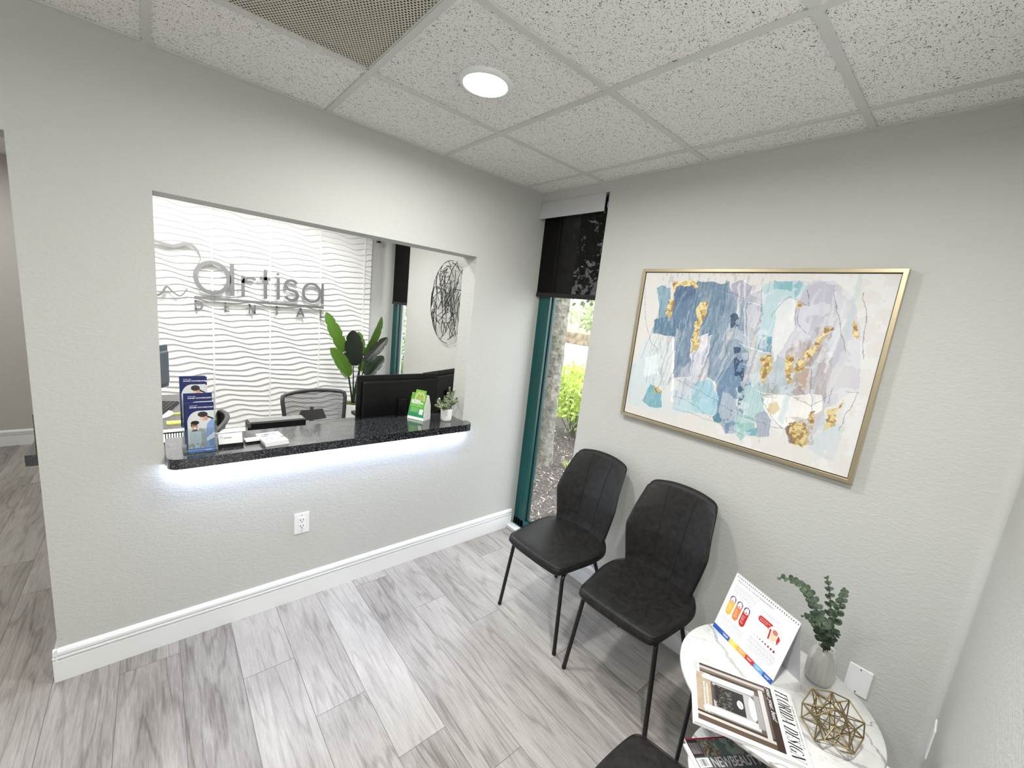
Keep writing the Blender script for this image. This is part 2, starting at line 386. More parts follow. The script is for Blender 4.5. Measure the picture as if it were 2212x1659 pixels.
XL, XH, YF, YN, YH = -4.3, -2.356, 2.40, -2.31, 3.30      # west limit, partition end, reception back wall, front wall, hall end
OX0, OX1, OZ0, OZ1 = -2.005, -.494, .855, 1.96            # hatch opening
# ---- partition with the hatch and the hall passage
w = MB()
w.box(XH, OX0, 0, WT, 0, HT).box(OX0, OX1, 0, WT, 0, OZ0).box(OX0, OX1, 0, WT, OZ1, HT).box(OX1, .075, 0, WT, 0, HT).box(XL, XH, 0, WT, 2.05, HT)
struct(w.build('wall_back', M_WALL, origin=(0, 0, 0)))
# ---- exterior wall: solid around the two tall windows
w = MB(); w.box(0, .22, YN-.2, -.565, 0, HT).box(0, .22, -.565, 0, 2.392, HT).box(.075, .22, 0, 1.9, 0, HT).box(0, .22, -.565, .0, -.02, .018)
struct(w.build('wall_right', M_WALL, origin=(0, 0, 0)))
w = MB(); w.box(0, .22, WT, 1.9, 0, HT).box(0, .22, 1.9, YF, 2.392, HT).box(.0, .22, 1.9, YF, -.02, .018)
struct(w.build('wall_reception_right', M_WALL, origin=(0, 0, 0)))
w = MB(); w.box(-2.24, .22, YF, YF+.15, 0, HT); struct(w.build('wall_reception_back', M_WALL, origin=(0, 0, 0)))
# ---- front wall right beside the camera, with a softly rounded inner corner
r = .035; prof = [(.1, YN-.2), (.1, YN), (0, YN+r)]+[(0-r+r*math.cos(a), YN+r-r*math.sin(a)) for a in [PI/2*k/8 for k in range(9)]]
prof = [(.02, YN-.15), (.02, YN+r)]+[(-r+r*math.cos(a), YN+r-r*math.sin(a)) for a in [PI/2*k/8 for k in range(9)]]+[(-3.0, YN), (-3.0, YN-.15)]
w = MB(); w.prism(prof, 0, HT, 'z'); o = w.build('wall_front', M_WALL, origin=(0, 0, 0)); struct(o)
w = MB(); w.box(XL-.15, XL, YN-.9, YH, 0, HT); struct(w.build('wall_left', M_WALL2, origin=(0, 0, 0)))
w = MB(); w.box(XL, -3.0, YN-.15, YN, 0, HT); struct(w.build('wall_front_hall', M_WALL2, origin=(0, 0, 0)))
w = MB(); w.box(XL, -2.24, YH, YH+.15, 0, HT); struct(w.build('wall_hall_end', M_WALL2, origin=(0, 0, 0)))
w = MB()   # hall side of the reception, with a check-out hatch
w.box(XH, -2.24, WT, YH, 0, .86).box(XH, -2.24, WT, YH, 1.96, HT).box(XH, -2.24, 1.35, YH, .86, 1.96)
struct(w.build('wall_reception_left', M_WALL2, origin=(0, 0, 0)))
# ---- ceiling tiles
def ceiling_mat():
    m, t, b = nt('ceiling_tile'); tc = nd(t, 'ShaderNodeTexCoord')
    n = nd(t, 'ShaderNodeTexNoise', i_Scale=125.0, i_Detail=1.0, i_Roughness=.4, i_Distortion=2.0); L(t, tc.outputs['Object'], n.inputs['Vector'])
    r = nd(t, 'ShaderNodeMapRange', i_From_Min=.635, i_From_Max=.70); L(t, n.outputs['Fac'], r.inputs['Value'])
    v = nd(t, 'ShaderNodeTexNoise', i_Scale=210.0, i_Detail=2.0); L(t, tc.outputs['Object'], v.inputs['Vector'])
    r2 = nd(t, 'ShaderNodeMapRange', i_From_Min=.63, i_From_Max=.70); L(t, v.outputs['Fac'], r2.inputs['Value'])
    mx = nd(t, 'ShaderNodeMath', operation='MAXIMUM'); L(t, r.outputs[0], mx.inputs[0]); L(t, r2.outputs[0], mx.inputs[1])
    c = nd(t, 'ShaderNodeMix', data_type='RGBA'); L(t, mx.outputs[0], c.inputs[0]); c.inputs[6].default_value = rgb((244, 242, 238)); c.inputs[7].default_value = rgb((96, 93, 88))
    L(t, c.outputs[2], b.inputs['Base Color']); b.inputs['Roughness'].default_value = .9; b.inputs['Specular IOR Level'].default_value = .1
    ng = nd(t, 'ShaderNodeMath', operation='MULTIPLY_ADD'); ng.inputs[1].default_value = -1.6; L(t, mx.outputs[0], ng.inputs[0]); L(t, v.outputs['Fac'], ng.inputs[2])
    bp = nd(t, 'ShaderNodeBump', i_Strength=.5, i_Distance=.002); L(t, ng.outputs[0], bp.inputs['Height']); L(t, bp.outputs[0], b.inputs['Normal'])
    return m
M_TILE = ceiling_mat(); M_GRID = mat('ceiling_grid_metal', (212, 213, 210), .4)
TS = .6096; GX = [-.1723-TS*i for i in range(7)]; GY = [-.508-TS*j for j in range(3)]
VX0, VX1, VY0, VY1 = GX[3], GX[2], GY[1], GY[0]          # the return-air tile
w = MB(); xs = [.05]+GX+[XL]; ys = [.02]+GY+[-2.6]
for i in range(len(xs)-1):
    for j in range(len(ys)-1):
        if i == 3 and j == 1: continue
        w.box(xs[i+1], xs[i], ys[j+1], ys[j], HC+.004, HC+.02)
w.box(XL, .22, .02, YH+.1, HC+.004, HC+.02)
struct(w.build('ceiling', M_TILE, origin=(0, 0, HC)))
w = MB()
for x in GX:
    w.box(x-.012, x+.012, -2.5, -.0201, HC-.002, HC+.0035)
for y in GY:
    w.box(XL, -.0201, y-.012, y+.012, HC-.0015, HC+.0034)
w.box(XL, .0, -.02, 0, HC-.002, HC+.0032).box(-.02, 0, -2.31, -.0201, HC-.002, HC+.0032)
struct(w.build('trim_1', M_GRID, origin=(0, 0, HC)))
# ---- baseboards with two beads
def baseboard(name, a, b, nrm, h=.143):
    a = Vector(a); b = Vector(b); n = Vector(nrm)
    prof = [(0, 0), (.016, 0), (.016, .094), (.006, .0945), (.006, .0995), (.0165, .103), (.0165, .109), (.005, .1095), (.005, .1145), (.0145, .119), (.014, .130), (.009, .138), (.003, h), (0, h)]
    w = MB(); N = len(prof); vs = [tuple(p+n*d+Vector((0, 0, z))) for p in (a, b) for d, z in prof]
    w.add(vs, [tuple(range(N))[::-1], tuple(range(N, 2*N))]+[(i, (i+1) % N, N+(i+1) % N, N+i) for i in range(N)])
    return struct(w.build(name, M_WHITE, origin=(0, 0, 0)))
baseboard('baseboard_back', (XH-.014, 0, 0), (.04, 0, 0), (0, -1, 0))
baseboard('baseboard_back_end', (XH, -.014, 0), (XH, 1.0, 0), (-1, 0, 0))
baseboard('baseboard_right', (0, -2.28, 0), (0, -.565, 0), (-1, 0, 0))
baseboard('baseboard_hall', (XL, YH, 0), (-2.37, YH, 0), (0, -1, 0))
baseboard('baseboard_front', (-.04, YN, 0), (-3.0, YN, 0), (0, 1, 0))
# ---- wavy relief wall behind the desk
def wavy():
    w = MB(); PW = .4475; x_end = -.20; y0 = YF-.001; depth = .013; lam = .0515
    joints = [-.28-PW*i for i in range(5)]
    edges = [x_end]+joints+[-2.235]
    NZ = 46; zt = 2.40
    rows_t = (0, .05, .10, .22, .4, .6, .8, .93)
    def zc(i, x):
        q = (x-x_end+.08)/PW*2*PI
        return .06+i*lam+.0135*math.sin(q*1.0+i*.62+.6*math.sin(i*.37))+.006*math.sin(q*2+i*1.13)
    for a, b in zip(edges, edges[1:]):
        n = max(4, int((a-b)/.012)); P = []
        xs_ = [a-.0045-(a-b-.009)*k/n for k in range(n+1)]
        for i in range(NZ):
            for tt in rows_t:
                P.append([(x, y0-.004-depth*prof_d(tt), zc(i, x)*(1-tt)+zc(i+1, x)*tt) for x in xs_])
        w.grid(P, True)
        w.box(b-.0065, b+.0065, y0-.0165, y0+.0005, .02, zt)
    w.box(edges[-1], edges[0], y0-.002, y0+.0008, .02, zt)
    o = w.build('trim_2', M_PANEL, origin=(0, YF, 0)); struct(o); return o
def prof_d(t):
    # depth over one ridge, t upward: sharp lip at the bottom, long slope receding up to the next lip
    if t <= 0: return 0.0
    if t < .10: return t/.10
    return max(0.0, 1-(t-.10)/.90)**.85
wavy()
# ---- windows
def window(name, y0, y1, wall_side, top=2.392):
    o = bpy.data.objects.new(name, None); COL.objects.link(o); o.location = (.11, (y0+y1)/2, .02); struct(o)
    o.matrix_basis = T(*o.location)
    s = 1 if wall_side > 0 else -1
    f = MB(); fw = .11
    for (a, b) in ((y1-fw, y1), (y0, y0+.05)):
        f.box(.078, .145, a, b, .02, top)
        for k in (.3, .55, .8): f.box(.0755, .079, a+(b-a)*k-.0015, a+(b-a)*k+.0015, .02, top)
    f.box(.078, .145, y0, y1, .02, .075).box(.06, .16, y0, y1, .014, .024).box(.078, .145, y0, y1, top-.06, top)
    f.build('window_frame', M_GREEN, o, world=True, bevel=.0015, seg=1)
    g = MB(); g.box(.108, .112, y0+.05, y1-fw, .07, top-.05); g.build('glass_pane', M_GLASS, o, world=True)
    k = MB(); k.box(.104, .118, y1-fw-.008, y1-fw+.001, .07, top-.05).box(.104, .118, y0+.045, y0+.058, .07, top-.05).box(.104, .118, y0+.05, y1-fw, .07, .082)
    k.build('gasket', M_GASKET, o, world=True); return o
window('window_1', -.565, -.001, 1); window('window_2', 1.9, YF-.001, 1)
w = MB(); w.box(.0, .06, -.565, 0, .014, .026); struct(w.build('trim_3', M_WHITE, bevel=.003))
# ================================================================= RECEPTION COUNTER, WALL PLATES, LIGHT FITTINGS
def rounded(pts_r, n=7):
    """polygon with rounded corners: [(x,y,r)...] counter-clockwise"""
    out = []; N = len(pts_r)
    for i, (x, y, r) in enumerate(pts_r):
        if r <= 0: out.append((x, y)); continue
        p = Vector((x, y)); a = (Vector(pts_r[i-1][:2])-p).normalized(); b = (Vector(pts_r[(i+1) % N][:2])-p).normalized()
        for k in range(n+1):
            t = k/n; q = p+a*r*(1-t)**2+b*r*t**2; out.append((q.x, q.y))
    return out
w = MB()
w.prism(rounded([(-2.0, 0, 0), (-2.0, -.085, .055), (-.462, -.085, .055), (-.462, -.001, .012), (-.4955, -.001, 0), (-.4955, WT, 0), (-.4955, .225, .03), (-2.0, .225, .02)]), .861, .906)
tag(w.build('granite_counter', M_GRANITE, bevel=.004, seg=2), 'long black speckled granite counter slab lying in the reception hatch', 'counter')
M_LED = emis('led_strip_light', (205, 220, 255), 60)
w = MB(); w.box(-1.985, -.49, -.040, -.026, .8535, .8605)
tag(w.build('led_strip', M_LED), 'bluish white glowing light strip under the granite counter front', 'light strip')

def outlet(name, label, cat, at, nrm, kind):
    x, y, z = at
    t = thing(name, label, cat, at, {'y': 0, 'x': -PI/2, '-y': PI}[nrm])     # local: wall plane xz, outward -y
    if nrm == 'x': t.matrix_basis = T(*at) @ RZ(-PI/2)
    w = MB(); w.box(-.036, .036, -.006, 0, -.058, .058); w.build('cover_plate', M_PLATE, t, bevel=.003)
    if kind == 'duplex':
        w = MB(); w.box(-.0165, .0165, -.0085, -.005, -.034, .034); w.build('receptacle', M_PLATE, t, bevel=.001)
        for dz in (.016, -.018):
            w = MB(); w.box(-.0085, -.0055, -.0088, -.0084, dz, dz+.009).box(.0055, .0085, -.0088, -.0084, dz, dz+.008)
            w.lathe([(.0028, 0), (.0028, .0005)], 12, M=T(0, -.0084, dz-.007) @ Matrix.Rotation(PI/2, 4, 'X'))
            w.build('socket_slots', M_BLACK, t)
    for dz in ((.048, -.048) if kind != 'duplex' else (.046, -.046)):
        w = MB(); w.lathe([(.003, 0), (.003, .0006)], 10, M=T(0, -.006, dz) @ Matrix.Rotation(PI/2, 4, 'X')); w.build('screw', M_STEEL, t)
    return t
outlet('wall_outlet', 'white duplex power outlet low on the wall under the granite counter', 'outlet', (-1.467, 0, .441), 'y', 'duplex')
outlet('blank_wall_plate', 'blank white cover plate on the right wall behind the marble table', 'wall plate', (0, -2.098, .402), 'x', 'blank')
o = outlet('wall_plate', 'white cover plate seen edge-on beside the wall corner right of the table', 'wall plate', (-.075, YN, .392), '-y', 'blank')

M_DIFF = emis('downlight_diffuser', (255, 250, 240), 14)
def downlight(x, y, label):
    t = thing('recessed_downlight', label, 'ceiling light', (x, y, HC-.012))
    w = MB(); w.lathe([(.098, .0165), (.096, .008), (.082, .003), (.079, .006), (.079, .014)], 40); w.build('trim_ring', M_WHITE, t)
    w = MB(); w.lathe([(0, .0045), (.079, .006), (.079, .0065)], 40); w.build('diffuser', M_DIFF, t)
LBL = ['round glowing downlight in the ceiling tile beside the air return grille', 'round glowing downlight in the waiting room ceiling nearest the hall passage',
       'unseen fill downlight added to the ceiling above the small table corner, beside the front wall',
       'round downlight in the hall ceiling nearest the passage opening', 'round downlight in the hall ceiling nearest the hall end wall',
       'round downlight over the wavy wall, nearer the potted leafy plant', 'round downlight over the wavy wall, farther from the leafy plant',
       'round downlight above the two black monitors', 'round downlight above the brochure holder side of the desk']
for (x, y, _), l in zip(DOWNLIGHTS, LBL): downlight(x, y, l)

# return-air grille filling one ceiling tile
def perforated():
    m, t, b = nt('perforated_metal'); tc = nd(t, 'ShaderNodeTexCoord')
    se = nd(t, 'ShaderNodeSeparateXYZ'); L(t, tc.outputs['Object'], se.inputs[0])
    def mth(op, a, bb=None, c=None):
        n = nd(t, 'ShaderNodeMath', operation=op)
        for i, q in enumerate((a, bb, c)):
            if q is None: continue
            if isinstance(q, float): n.inputs[i].default_value = q
            else: L(t, q, n.inputs[i])
        return n.outputs[0]
    def lattice(ox, oy, sx, sy):
        fx = mth('WRAP', mth('ADD', se.outputs[0], ox), sx/2, -sx/2); fy = mth('WRAP', mth('ADD', se.outputs[1], oy), sy/2, -sy/2)
        return mth('SQRT', mth('ADD', mth('MULTIPLY', fx, fx), mth('MULTIPLY', fy, fy)))
    p = .0108; d = mth('MINIMUM', lattice(0.0, 0.0, p, p*1.732), lattice(p/2, p*.866, p, p*1.732))
    hole = mth('LESS_THAN', d, .0033)
    b.inputs['Base Color'].default_value = rgb((206, 204, 190)); b.inputs['Roughness'].default_value = .5
    tr = nd(t, 'ShaderNodeBsdfTransparent'); mx = nd(t, 'ShaderNodeMixShader'); L(t, hole, mx.inputs[0]); L(t, b.outputs[0], mx.inputs[1]); L(t, tr.outputs[0], mx.inputs[2])
    L(t, mx.outputs[0], t.nodes['Material Output'].inputs[0]); return m
t = thing('air_return_grille', 'square perforated metal air return grille set in the ceiling grid', 'vent', ((VX0+VX1)/2, (VY0+VY1)/2, HC))
w = MB(); w.add([(-.293, -.293, .003), (.293, -.293, .003), (.293, .293, .003), (-.293, .293, .003)], [(0, 3, 2, 1)]); w.build('perforated_panel', perforated(), t)
w = MB()
for a, b_, c, d in ((-.3, .3, -.3, -.288), (-.3, .3, .288, .3), (-.3, -.288, -.3, .3), (.288, .3, -.3, .3)): w.box(a, b_, c, d, .0005, .006)
w.build('frame', M_GRID, t)
w = MB(); w.box(-.29, .29, -.29, .29, .022, .03); w.build('dusty_filter', mat('dusty_filter', (168, 160, 142), .95, c2=(112, 106, 94), vscale=5), t)
w = MB(); w.box(-.3, -.292, -.3, .3, .007, .06).box(.292, .3, -.3, .3, .007, .06).box(-.3, .3, -.3, -.292, .007, .06).box(-.3, .3, .292, .3, .007, .06); w.build('plenum_box', mat('grey_duct', (90, 90, 86), .7), t)

# ---- roller shades
def shade_mat(name, tr):
    m, t, b = nt(name); b.inputs['Base Color'].default_value = rgb((22, 21, 20)); b.inputs['Roughness'].default_value = .9; b.inputs['Specular IOR Level'].default_value = .1
    x = nd(t, 'ShaderNodeBsdfTransparent'); mx = nd(t, 'ShaderNodeMixShader'); mx.inputs[0].default_value = tr
    L(t, b.outputs[0], mx.inputs[1]); L(t, x.outputs[0], mx.inputs[2]); L(t, mx.outputs[0], t.nodes['Material Output'].inputs[0]); return m
M_SHADE = shade_mat('dark_screen_fabric', .13); M_SHADE_BAR = mat('dark_hem_bar', (24, 23, 23), .6)
M_VAL = mat('grey_valance', (196, 197, 198), .45)
t = thing('roller_shade', 'dark roller shade under a grey valance in the corner window beside the chairs', 'roller shade', (.04, -.28, 1.79))
w = MB(); w.box(.045, .0462, -.553, -.004, 1.80, 2.36); w.build('shade_fabric', M_SHADE, t, world=True)
w = MB(); w.box(.040, .052, -.555, -.002, 1.775, 1.805); w.build('hem_bar', M_SHADE_BAR, t, world=True, bevel=.003)
w = MB(); w.box(-.006, .002, -.540, .0, 2.288, 2.390); w.build('valance', M_VAL, t, world=True, bevel=.001)
w = MB(); w.tube([(.045, -.55, 2.34), (.045, -.01, 2.34)], .022, 16); w.build('roller_tube', M_SHADE, t, world=True)
w = MB(); w.box(.0, .06, -.5645, -.560, 2.30, 2.391).box(.004, .02, -.562, -.552, 2.31, 2.34); w.build('end_bracket', M_STEEL, t, world=True)
t = thing('roller_shade', 'dark roller shade in the far window beside the wavy wall', 'roller shade', (.02, 2.15, 1.60))
w = MB(); w.box(.02, .0212, 1.907, 2.30, 1.60, 2.36); w.build('shade_fabric', shade_mat('dark_room_fabric', .02), t, world=True)
w = MB(); w.box(.014, .026, 1.905, 2.302, 1.585, 1.612); w.build('hem_bar', M_SHADE_BAR, t, world=True, bevel=.003)
w = MB(); w.tube([(.03, 1.91, 2.35), (.03, 2.30, 2.35)], .02, 12); w.build('roller_tube', M_SHADE_BAR, t, world=True)

# ================================================================= LOGO SIGN
t = thing('lettering_sign', 'brushed metal lettering reading artisa dental with a tooth outline on the wavy wall', 'sign', (-1.35, 2.36, 1.36))
Y0, Y1 = 2.335, 2.352
def arc(cx, cz, rx, rz, a0, a1, n=24): return [(cx+rx*math.cos(math.radians(a0+(a1-a0)*k/n)), cz+rz*math.sin(math.radians(a0+(a1-a0)*k/n))) for k in range(n+1)]
def letter(name, *strokes):
    w = MB()
    for pts, wd in strokes: w.stroke(pts, wd, Y0, Y1)
    # short studs to the panel behind
    x = sum(p[0] for p in strokes[0][0])/len(strokes[0][0])
    p = strokes[0][0][0]; q = strokes[0][0][-1]
    for a in (p, q): w.box(a[0]-.003, a[0]+.003, Y1, 2.39, a[1]-.003, a[1]+.003)
    return w.build(name, M_STEEL, t, world=True)
letter('letter_a', (arc(-1.624, 1.655, .118, .129, 0, 360, 48), .033), ([(-1.482, 1.797), (-1.482, 1.515)], .031))
letter('letter_r', ([(-1.400, 1.703), (-1.400, 1.517)], .025), (arc(-1.340, 1.640, .060, .050, 180, 50, 14), .024))
letter('letter_t', ([(-1.222, 1.781), (-1.222, 1.516)], .027), ([(-1.270, 1.700), (-1.182, 1.700)], .029))
dot = [(-1.119+.013*math.cos(a), 1.755+.013*math.sin(a)) for a in [2*PI*k/16 for k in range(16)]]
w = MB(); w.stroke([(-1.116, 1.720), (-1.116, 1.518)], .026, Y0, Y1).prism(dot, Y0, Y1, 'y').box(-1.122, -1.116, Y1, 2.39, 1.6, 1.606); w.build('letter_i', M_STEEL, t, world=True)
letter('letter_s', (arc(-1.003, 1.665, .050, .046, 20, 180, 14)+arc(-1.003, 1.665, .050, .046, 190, 262, 7)+arc(-1.000, 1.570, .053, .046, 82, 0, 8)[0:]+arc(-1.000, 1.570, .053, .046, -10, -160, 14), .026))
letter('letter_a', (arc(-.818, 1.613, .078, .089, 0, 360, 40), .023), ([(-.717, 1.714), (-.717, 1.516)], .021))
w = MB(); w.box(-1.755, -.703, Y0, Y1, 1.466, 1.488).box(-1.6, -1.594, Y1, 2.39, 1.474, 1.48).box(-.9, -.894, Y1, 2.39, 1.474, 1.48); w.build('underline_bar', M_STEEL, t, world=True)
zb, zt_ = 1.370, 1.452
letter('letter_d', ([(-1.748, zb), (-1.748, zt_)], .013), ([(-1.748, zt_-.006)]+arc(-1.728, (zb+zt_)/2, .028, .035, 90, -90, 12)+[(-1.748, zb+.006)], .013))
letter('letter_e', ([(-1.537, zb), (-1.537, zt_)], .013), ([(-1.537, zt_-.006), (-1.506, zt_-.006)], .012), ([(-1.537, .5*(zb+zt_)), (-1.510, .5*(zb+zt_))], .012), ([(-1.537, zb+.006), (-1.506, zb+.006)], .012))
letter('letter_n', ([(-1.351, zb), (-1.351, zt_)], .012), ([(-1.351, zt_), (-1.308, zb)], .014), ([(-1.308, zb), (-1.308, zt_)], .012))
letter('letter_t', ([(-1.127, zb), (-1.127, zt_)], .013), ([(-1.150, zt_-.006), (-1.104, zt_-.006)], .012))
letter('letter_a', ([(-.950, zb), (-.919, zt_)], .013), ([(-.919, zt_), (-.888, zb)], .013), ([(-.938, zb+.025), (-.900, zb+.025)], .011))
letter('letter_l', ([(-.731, zb), (-.731, zt_)], .013), ([(-.731, zb+.006), (-.693, zb+.006)], .012))
def cr(pts, n=8):
    P = [Vector(p) for p in pts]; P = [P[0]*2-P[1]]+P+[P[-1]*2-P[-2]]; out = []
    for i in range(1, len(P)-2):
        for k in range(n):
            s_ = k/n; a, b, c, d = P[i-1:i+3]
            out.append(tuple(.5*((2*b)+(c-a)*s_+(2*a-5*b+4*c-d)*s_*s_+(3*b-a-3*c+d)*s_**3)))
    out.append(tuple(P[-2])); return out
tp = cr([(-2.30, 1.70), (-2.28, 1.80), (-2.20, 1.88), (-2.09, 1.915), (-1.998, 1.898), (-1.939, 1.884), (-1.881, 1.878), (-1.843, 1.893), (-1.799, 1.911), (-1.755, 1.903), (-1.724, 1.866), (-1.708, 1.824), (-1.707, 1.797), (-1.722, 1.753)])
letter('tooth_outline', (tp, [.006+.022*max(0, math.sin(min(1, max(0, (k/len(tp)-.12)/.75))*PI))**.8 for k in range(len(tp))]))
tp = cr([(-2.12, 1.60), (-2.07, 1.52), (-2.01, 1.470), (-1.968, 1.487), (-1.934, 1.545), (-1.898, 1.508), (-1.856, 1.478), (-1.828, 1.495), (-1.801, 1.544)])
letter('tooth_roots', (tp, [.024-.018*k/len(tp) for k in range(len(tp))]))

# ================================================================= PICTURE
t = thing('framed_painting', 'large abstract blue and gold painting in a thin champagne gold frame', 'painting', (0, -1.40, 1.15))
cy0, cy1, cz0, cz1 = -1.930, -.884, 1.152, 1.952
w = MB(); fw, dd = .015, .034
P = [(cy0, cz0), (cy1, cz0), (cy1, cz1), (cy0, cz1)]; Q = [(cy0+fw, cz0+fw), (cy1-fw, cz0+fw), (cy1-fw, cz1-fw), (cy0+fw, cz1-fw)]
vs = []; fs = []
for x in (-.004, -dd):
    for p in P+Q: vs.append((x, p[0], p[1]))
for i in range(4):
    j = (i+1) % 4
    fs += [(i, j, 8+j, 8+i), (4+i, 12+i, 12+j, 4+j), (8+i, 8+j, 12+j, 12+i), (i, 4+i, 4+j, j)]
w.add(vs, fs); w.build('frame', M_GOLD, t, world=True, bevel=.0012)
w = MB(); w.box(-.022, -.003, cy0+fw, cy1-fw, cz0+fw, cz1-fw); w.build('stretcher_backing', M_BLACK, t, world=True)
A = Art(1.010, .764, 560, (219, 217, 214))
U0, V0 = A.U.copy(), A.V.copy()
n1 = vnoise(A.U, A.V, 9, 1); n2 = vnoise(A.U, A.V, 40, 2, 3); n3 = vnoise(A.U*3, A.V, 30, 3, 4); n4 = vnoise(A.U, A.V, 16, 7, 5); n5 = vnoise(A.U, A.V, 70, 8, 3); n6 = vnoise(A.U, A.V, 55, 9, 3); nb = vnoise(A.U*9, A.V, 20, 10, 3)
A.U = U0+(vnoise(U0, V0, 30, 4)-.5)*.018; A.V = V0+(vnoise(U0, V0, 30, 5)-.5)*.018
wash = lambda lo=.55, hi=1.0: np.clip(lo+(hi-lo)*np.clip((n1-.3)*2.2, 0, 1)+(nb-.5)*.28, 0, 1)
def blob(p, c, lo=.55, hi=.95): A.poly(p, c, wash(lo, hi))
blob([(0.571, 0.707), (0.709, 0.733), (0.817, 0.735), (0.890, 0.679), (0.940, 0.556), (0.974, 0.346), (0.888, 0.247), (0.761, 0.239), (0.645, 0.275), (0.586, 0.455)], (196,196,206), .5, .95)
blob([(0.713, 0.711), (0.808, 0.735), (0.854, 0.640), (0.905, 0.476), (0.883, 0.406), (0.750, 0.524), (0.716, 0.648)], (184,184,197), .5, .9)
blob([(0.714, 0.315), (0.863, 0.322), (0.899, 0.192), (0.854, 0.082), (0.762, 0.128), (0.686, 0.183)], (190,190,196), .4, .85)
blob([(0.557, 0.426), (0.622, 0.448), (0.721, 0.414), (0.754, 0.275), (0.668, 0.217), (0.584, 0.223)], (168,184,192), .6, .95)
blob([(0.886, 0.211), (0.963, 0.187), (0.956, 0.045), (0.866, 0.068), (0.879, 0.150)], (190,206,214), .3, .7)
blob([(-0.030, 0.244), (0.140, 0.366), (0.152, 0.169), (0.089, 0.044), (0.015, 0.050)], (196,210,214), .4, .85)
blob([(0.047, 0.414), (0.300, 0.459), (0.371, 0.087), (0.258, 0.041), (0.034, 0.046), (0.011, 0.220)], (205,219,224), .35, .8)
blob([(0.569, 0.719), (0.689, 0.733), (0.742, 0.712), (0.701, 0.647), (0.673, 0.575), (0.653, 0.489), (0.597, 0.432), (0.593, 0.568)], (176,208,214), .6, .95)
blob([(0.076, 0.686), (0.102, 0.701), (0.144, 0.688), (0.181, 0.532), (0.220, 0.450), (0.091, 0.450), (0.089, 0.509), (0.116, 0.541)], (118,158,176), .8, 1)
blob([(0.087, 0.517), (0.199, 0.562), (0.221, 0.446), (0.099, 0.454)], (96,126,150), .85, 1)
blob([(0.167, 0.706), (0.286, 0.719), (0.284, 0.541), (0.223, 0.436), (0.186, 0.547)], (84,108,138), .9, 1)
blob([(0.192, 0.598), (0.289, 0.665), (0.353, 0.479), (0.337, 0.267), (0.251, 0.243)], (104,130,156), .85, 1)
blob([(0.285, 0.722), (0.433, 0.716), (0.434, 0.613), (0.419, 0.487), (0.358, 0.452), (0.286, 0.534)], (110,136,158), .9, 1)
blob([(0.397, 0.702), (0.430, 0.728), (0.451, 0.684), (0.522, 0.662), (0.576, 0.390), (0.589, 0.263), (0.542, 0.253), (0.456, 0.262), (0.412, 0.281), (0.398, 0.457), (0.434, 0.613)], (122,146,168), .85, 1)
blob([(0.445, 0.716), (0.485, 0.733), (0.528, 0.706), (0.526, 0.644), (0.466, 0.641)], (168,166,184), .85, 1)
blob([(0.521, 0.668), (0.573, 0.695), (0.599, 0.593), (0.600, 0.445), (0.598, 0.278)], (160,166,180), .7, .95)
blob([(0.455, 0.303), (0.576, 0.390), (0.611, 0.268), (0.593, 0.051), (0.547, 0.030), (0.496, 0.106)], (112,140,166), .85, 1)
blob([(0.342, 0.239), (0.434, 0.272), (0.493, 0.174), (0.493, 0.105), (0.369, 0.100)], (150,196,212), .7, .95)
blob([(0.253, 0.191), (0.455, 0.165), (0.493, 0.105), (0.275, 0.076)], (170,206,216), .5, .9)
blob([(0.208, 0.434), (0.219, 0.435), (0.275, 0.121), (0.263, 0.118)], (246,244,242), .9, 1)
blob([(0.303, 0.445), (0.387, 0.483), (0.384, 0.318), (0.340, 0.253)], (226,224,230), .85, 1)
blob([(0.286, 0.300), (0.397, 0.430), (0.417, 0.324), (0.304, 0.128), (0.273, 0.091)], (196,198,210), .5, .9)
blob([(0.099, 0.086), (0.132, 0.188), (0.202, 0.149), (0.215, 0.076), (0.156, 0.057)], (110,168,182), .85, 1)
blob([(0.612, 0.735), (0.683, 0.733), (0.689, 0.693), (0.620, 0.696)], (132,180,188), .9, 1)
blob([(0.687, 0.716), (0.709, 0.731), (0.731, 0.717), (0.707, 0.665)], (140,184,194), .85, 1)
blob([(0.616, 0.509), (0.651, 0.501), (0.662, 0.429), (0.602, 0.432)], (104,154,174), .9, 1)
blob([(0.649, 0.644), (0.701, 0.670), (0.729, 0.557), (0.689, 0.445), (0.677, 0.394), (0.653, 0.489)], (226,227,228), .6, .95)
blob([(0.553, 0.256), (0.672, 0.306), (0.700, 0.193), (0.651, 0.128), (0.568, 0.179)], (176,204,208), .6, .95)
blob([(0.562, 0.151), (0.655, 0.136), (0.657, 0.097), (0.617, 0.025), (0.579, 0.061)], (138,190,188), .8, 1)
blob([(0.631, 0.076), (0.666, 0.106), (0.681, 0.062), (0.641, 0.056)], (110,166,178), .9, 1)
blob([(0.652, 0.148), (0.691, 0.184), (0.720, 0.148), (0.723, 0.078), (0.682, 0.059)], (156,168,184), .8, 1)
blob([(0.475, 0.093), (0.510, 0.151), (0.532, 0.074), (0.486, 0.075)], (92,134,152), .9, 1)
blob([(0.709, 0.448), (0.788, 0.506), (0.877, 0.439), (0.883, 0.269), (0.766, 0.241)], (168,158,158), .5, .95)
blob([(0.707, 0.665), (0.746, 0.547), (0.726, 0.545)], (170,170,182), .7, 1)
blob([(0.832, 0.703), (0.868, 0.657), (0.890, 0.572), (0.866, 0.581)], (206,206,218), .7, 1)
blob([(0.662, 0.247), (0.869, 0.295), (0.881, 0.234), (0.768, 0.124), (0.686, 0.183)], (238,236,232), .6, .95)
blob([(0.074, 0.317), (0.147, 0.351), (0.163, 0.248), (0.083, 0.218)], (226,234,236), .5, .9)
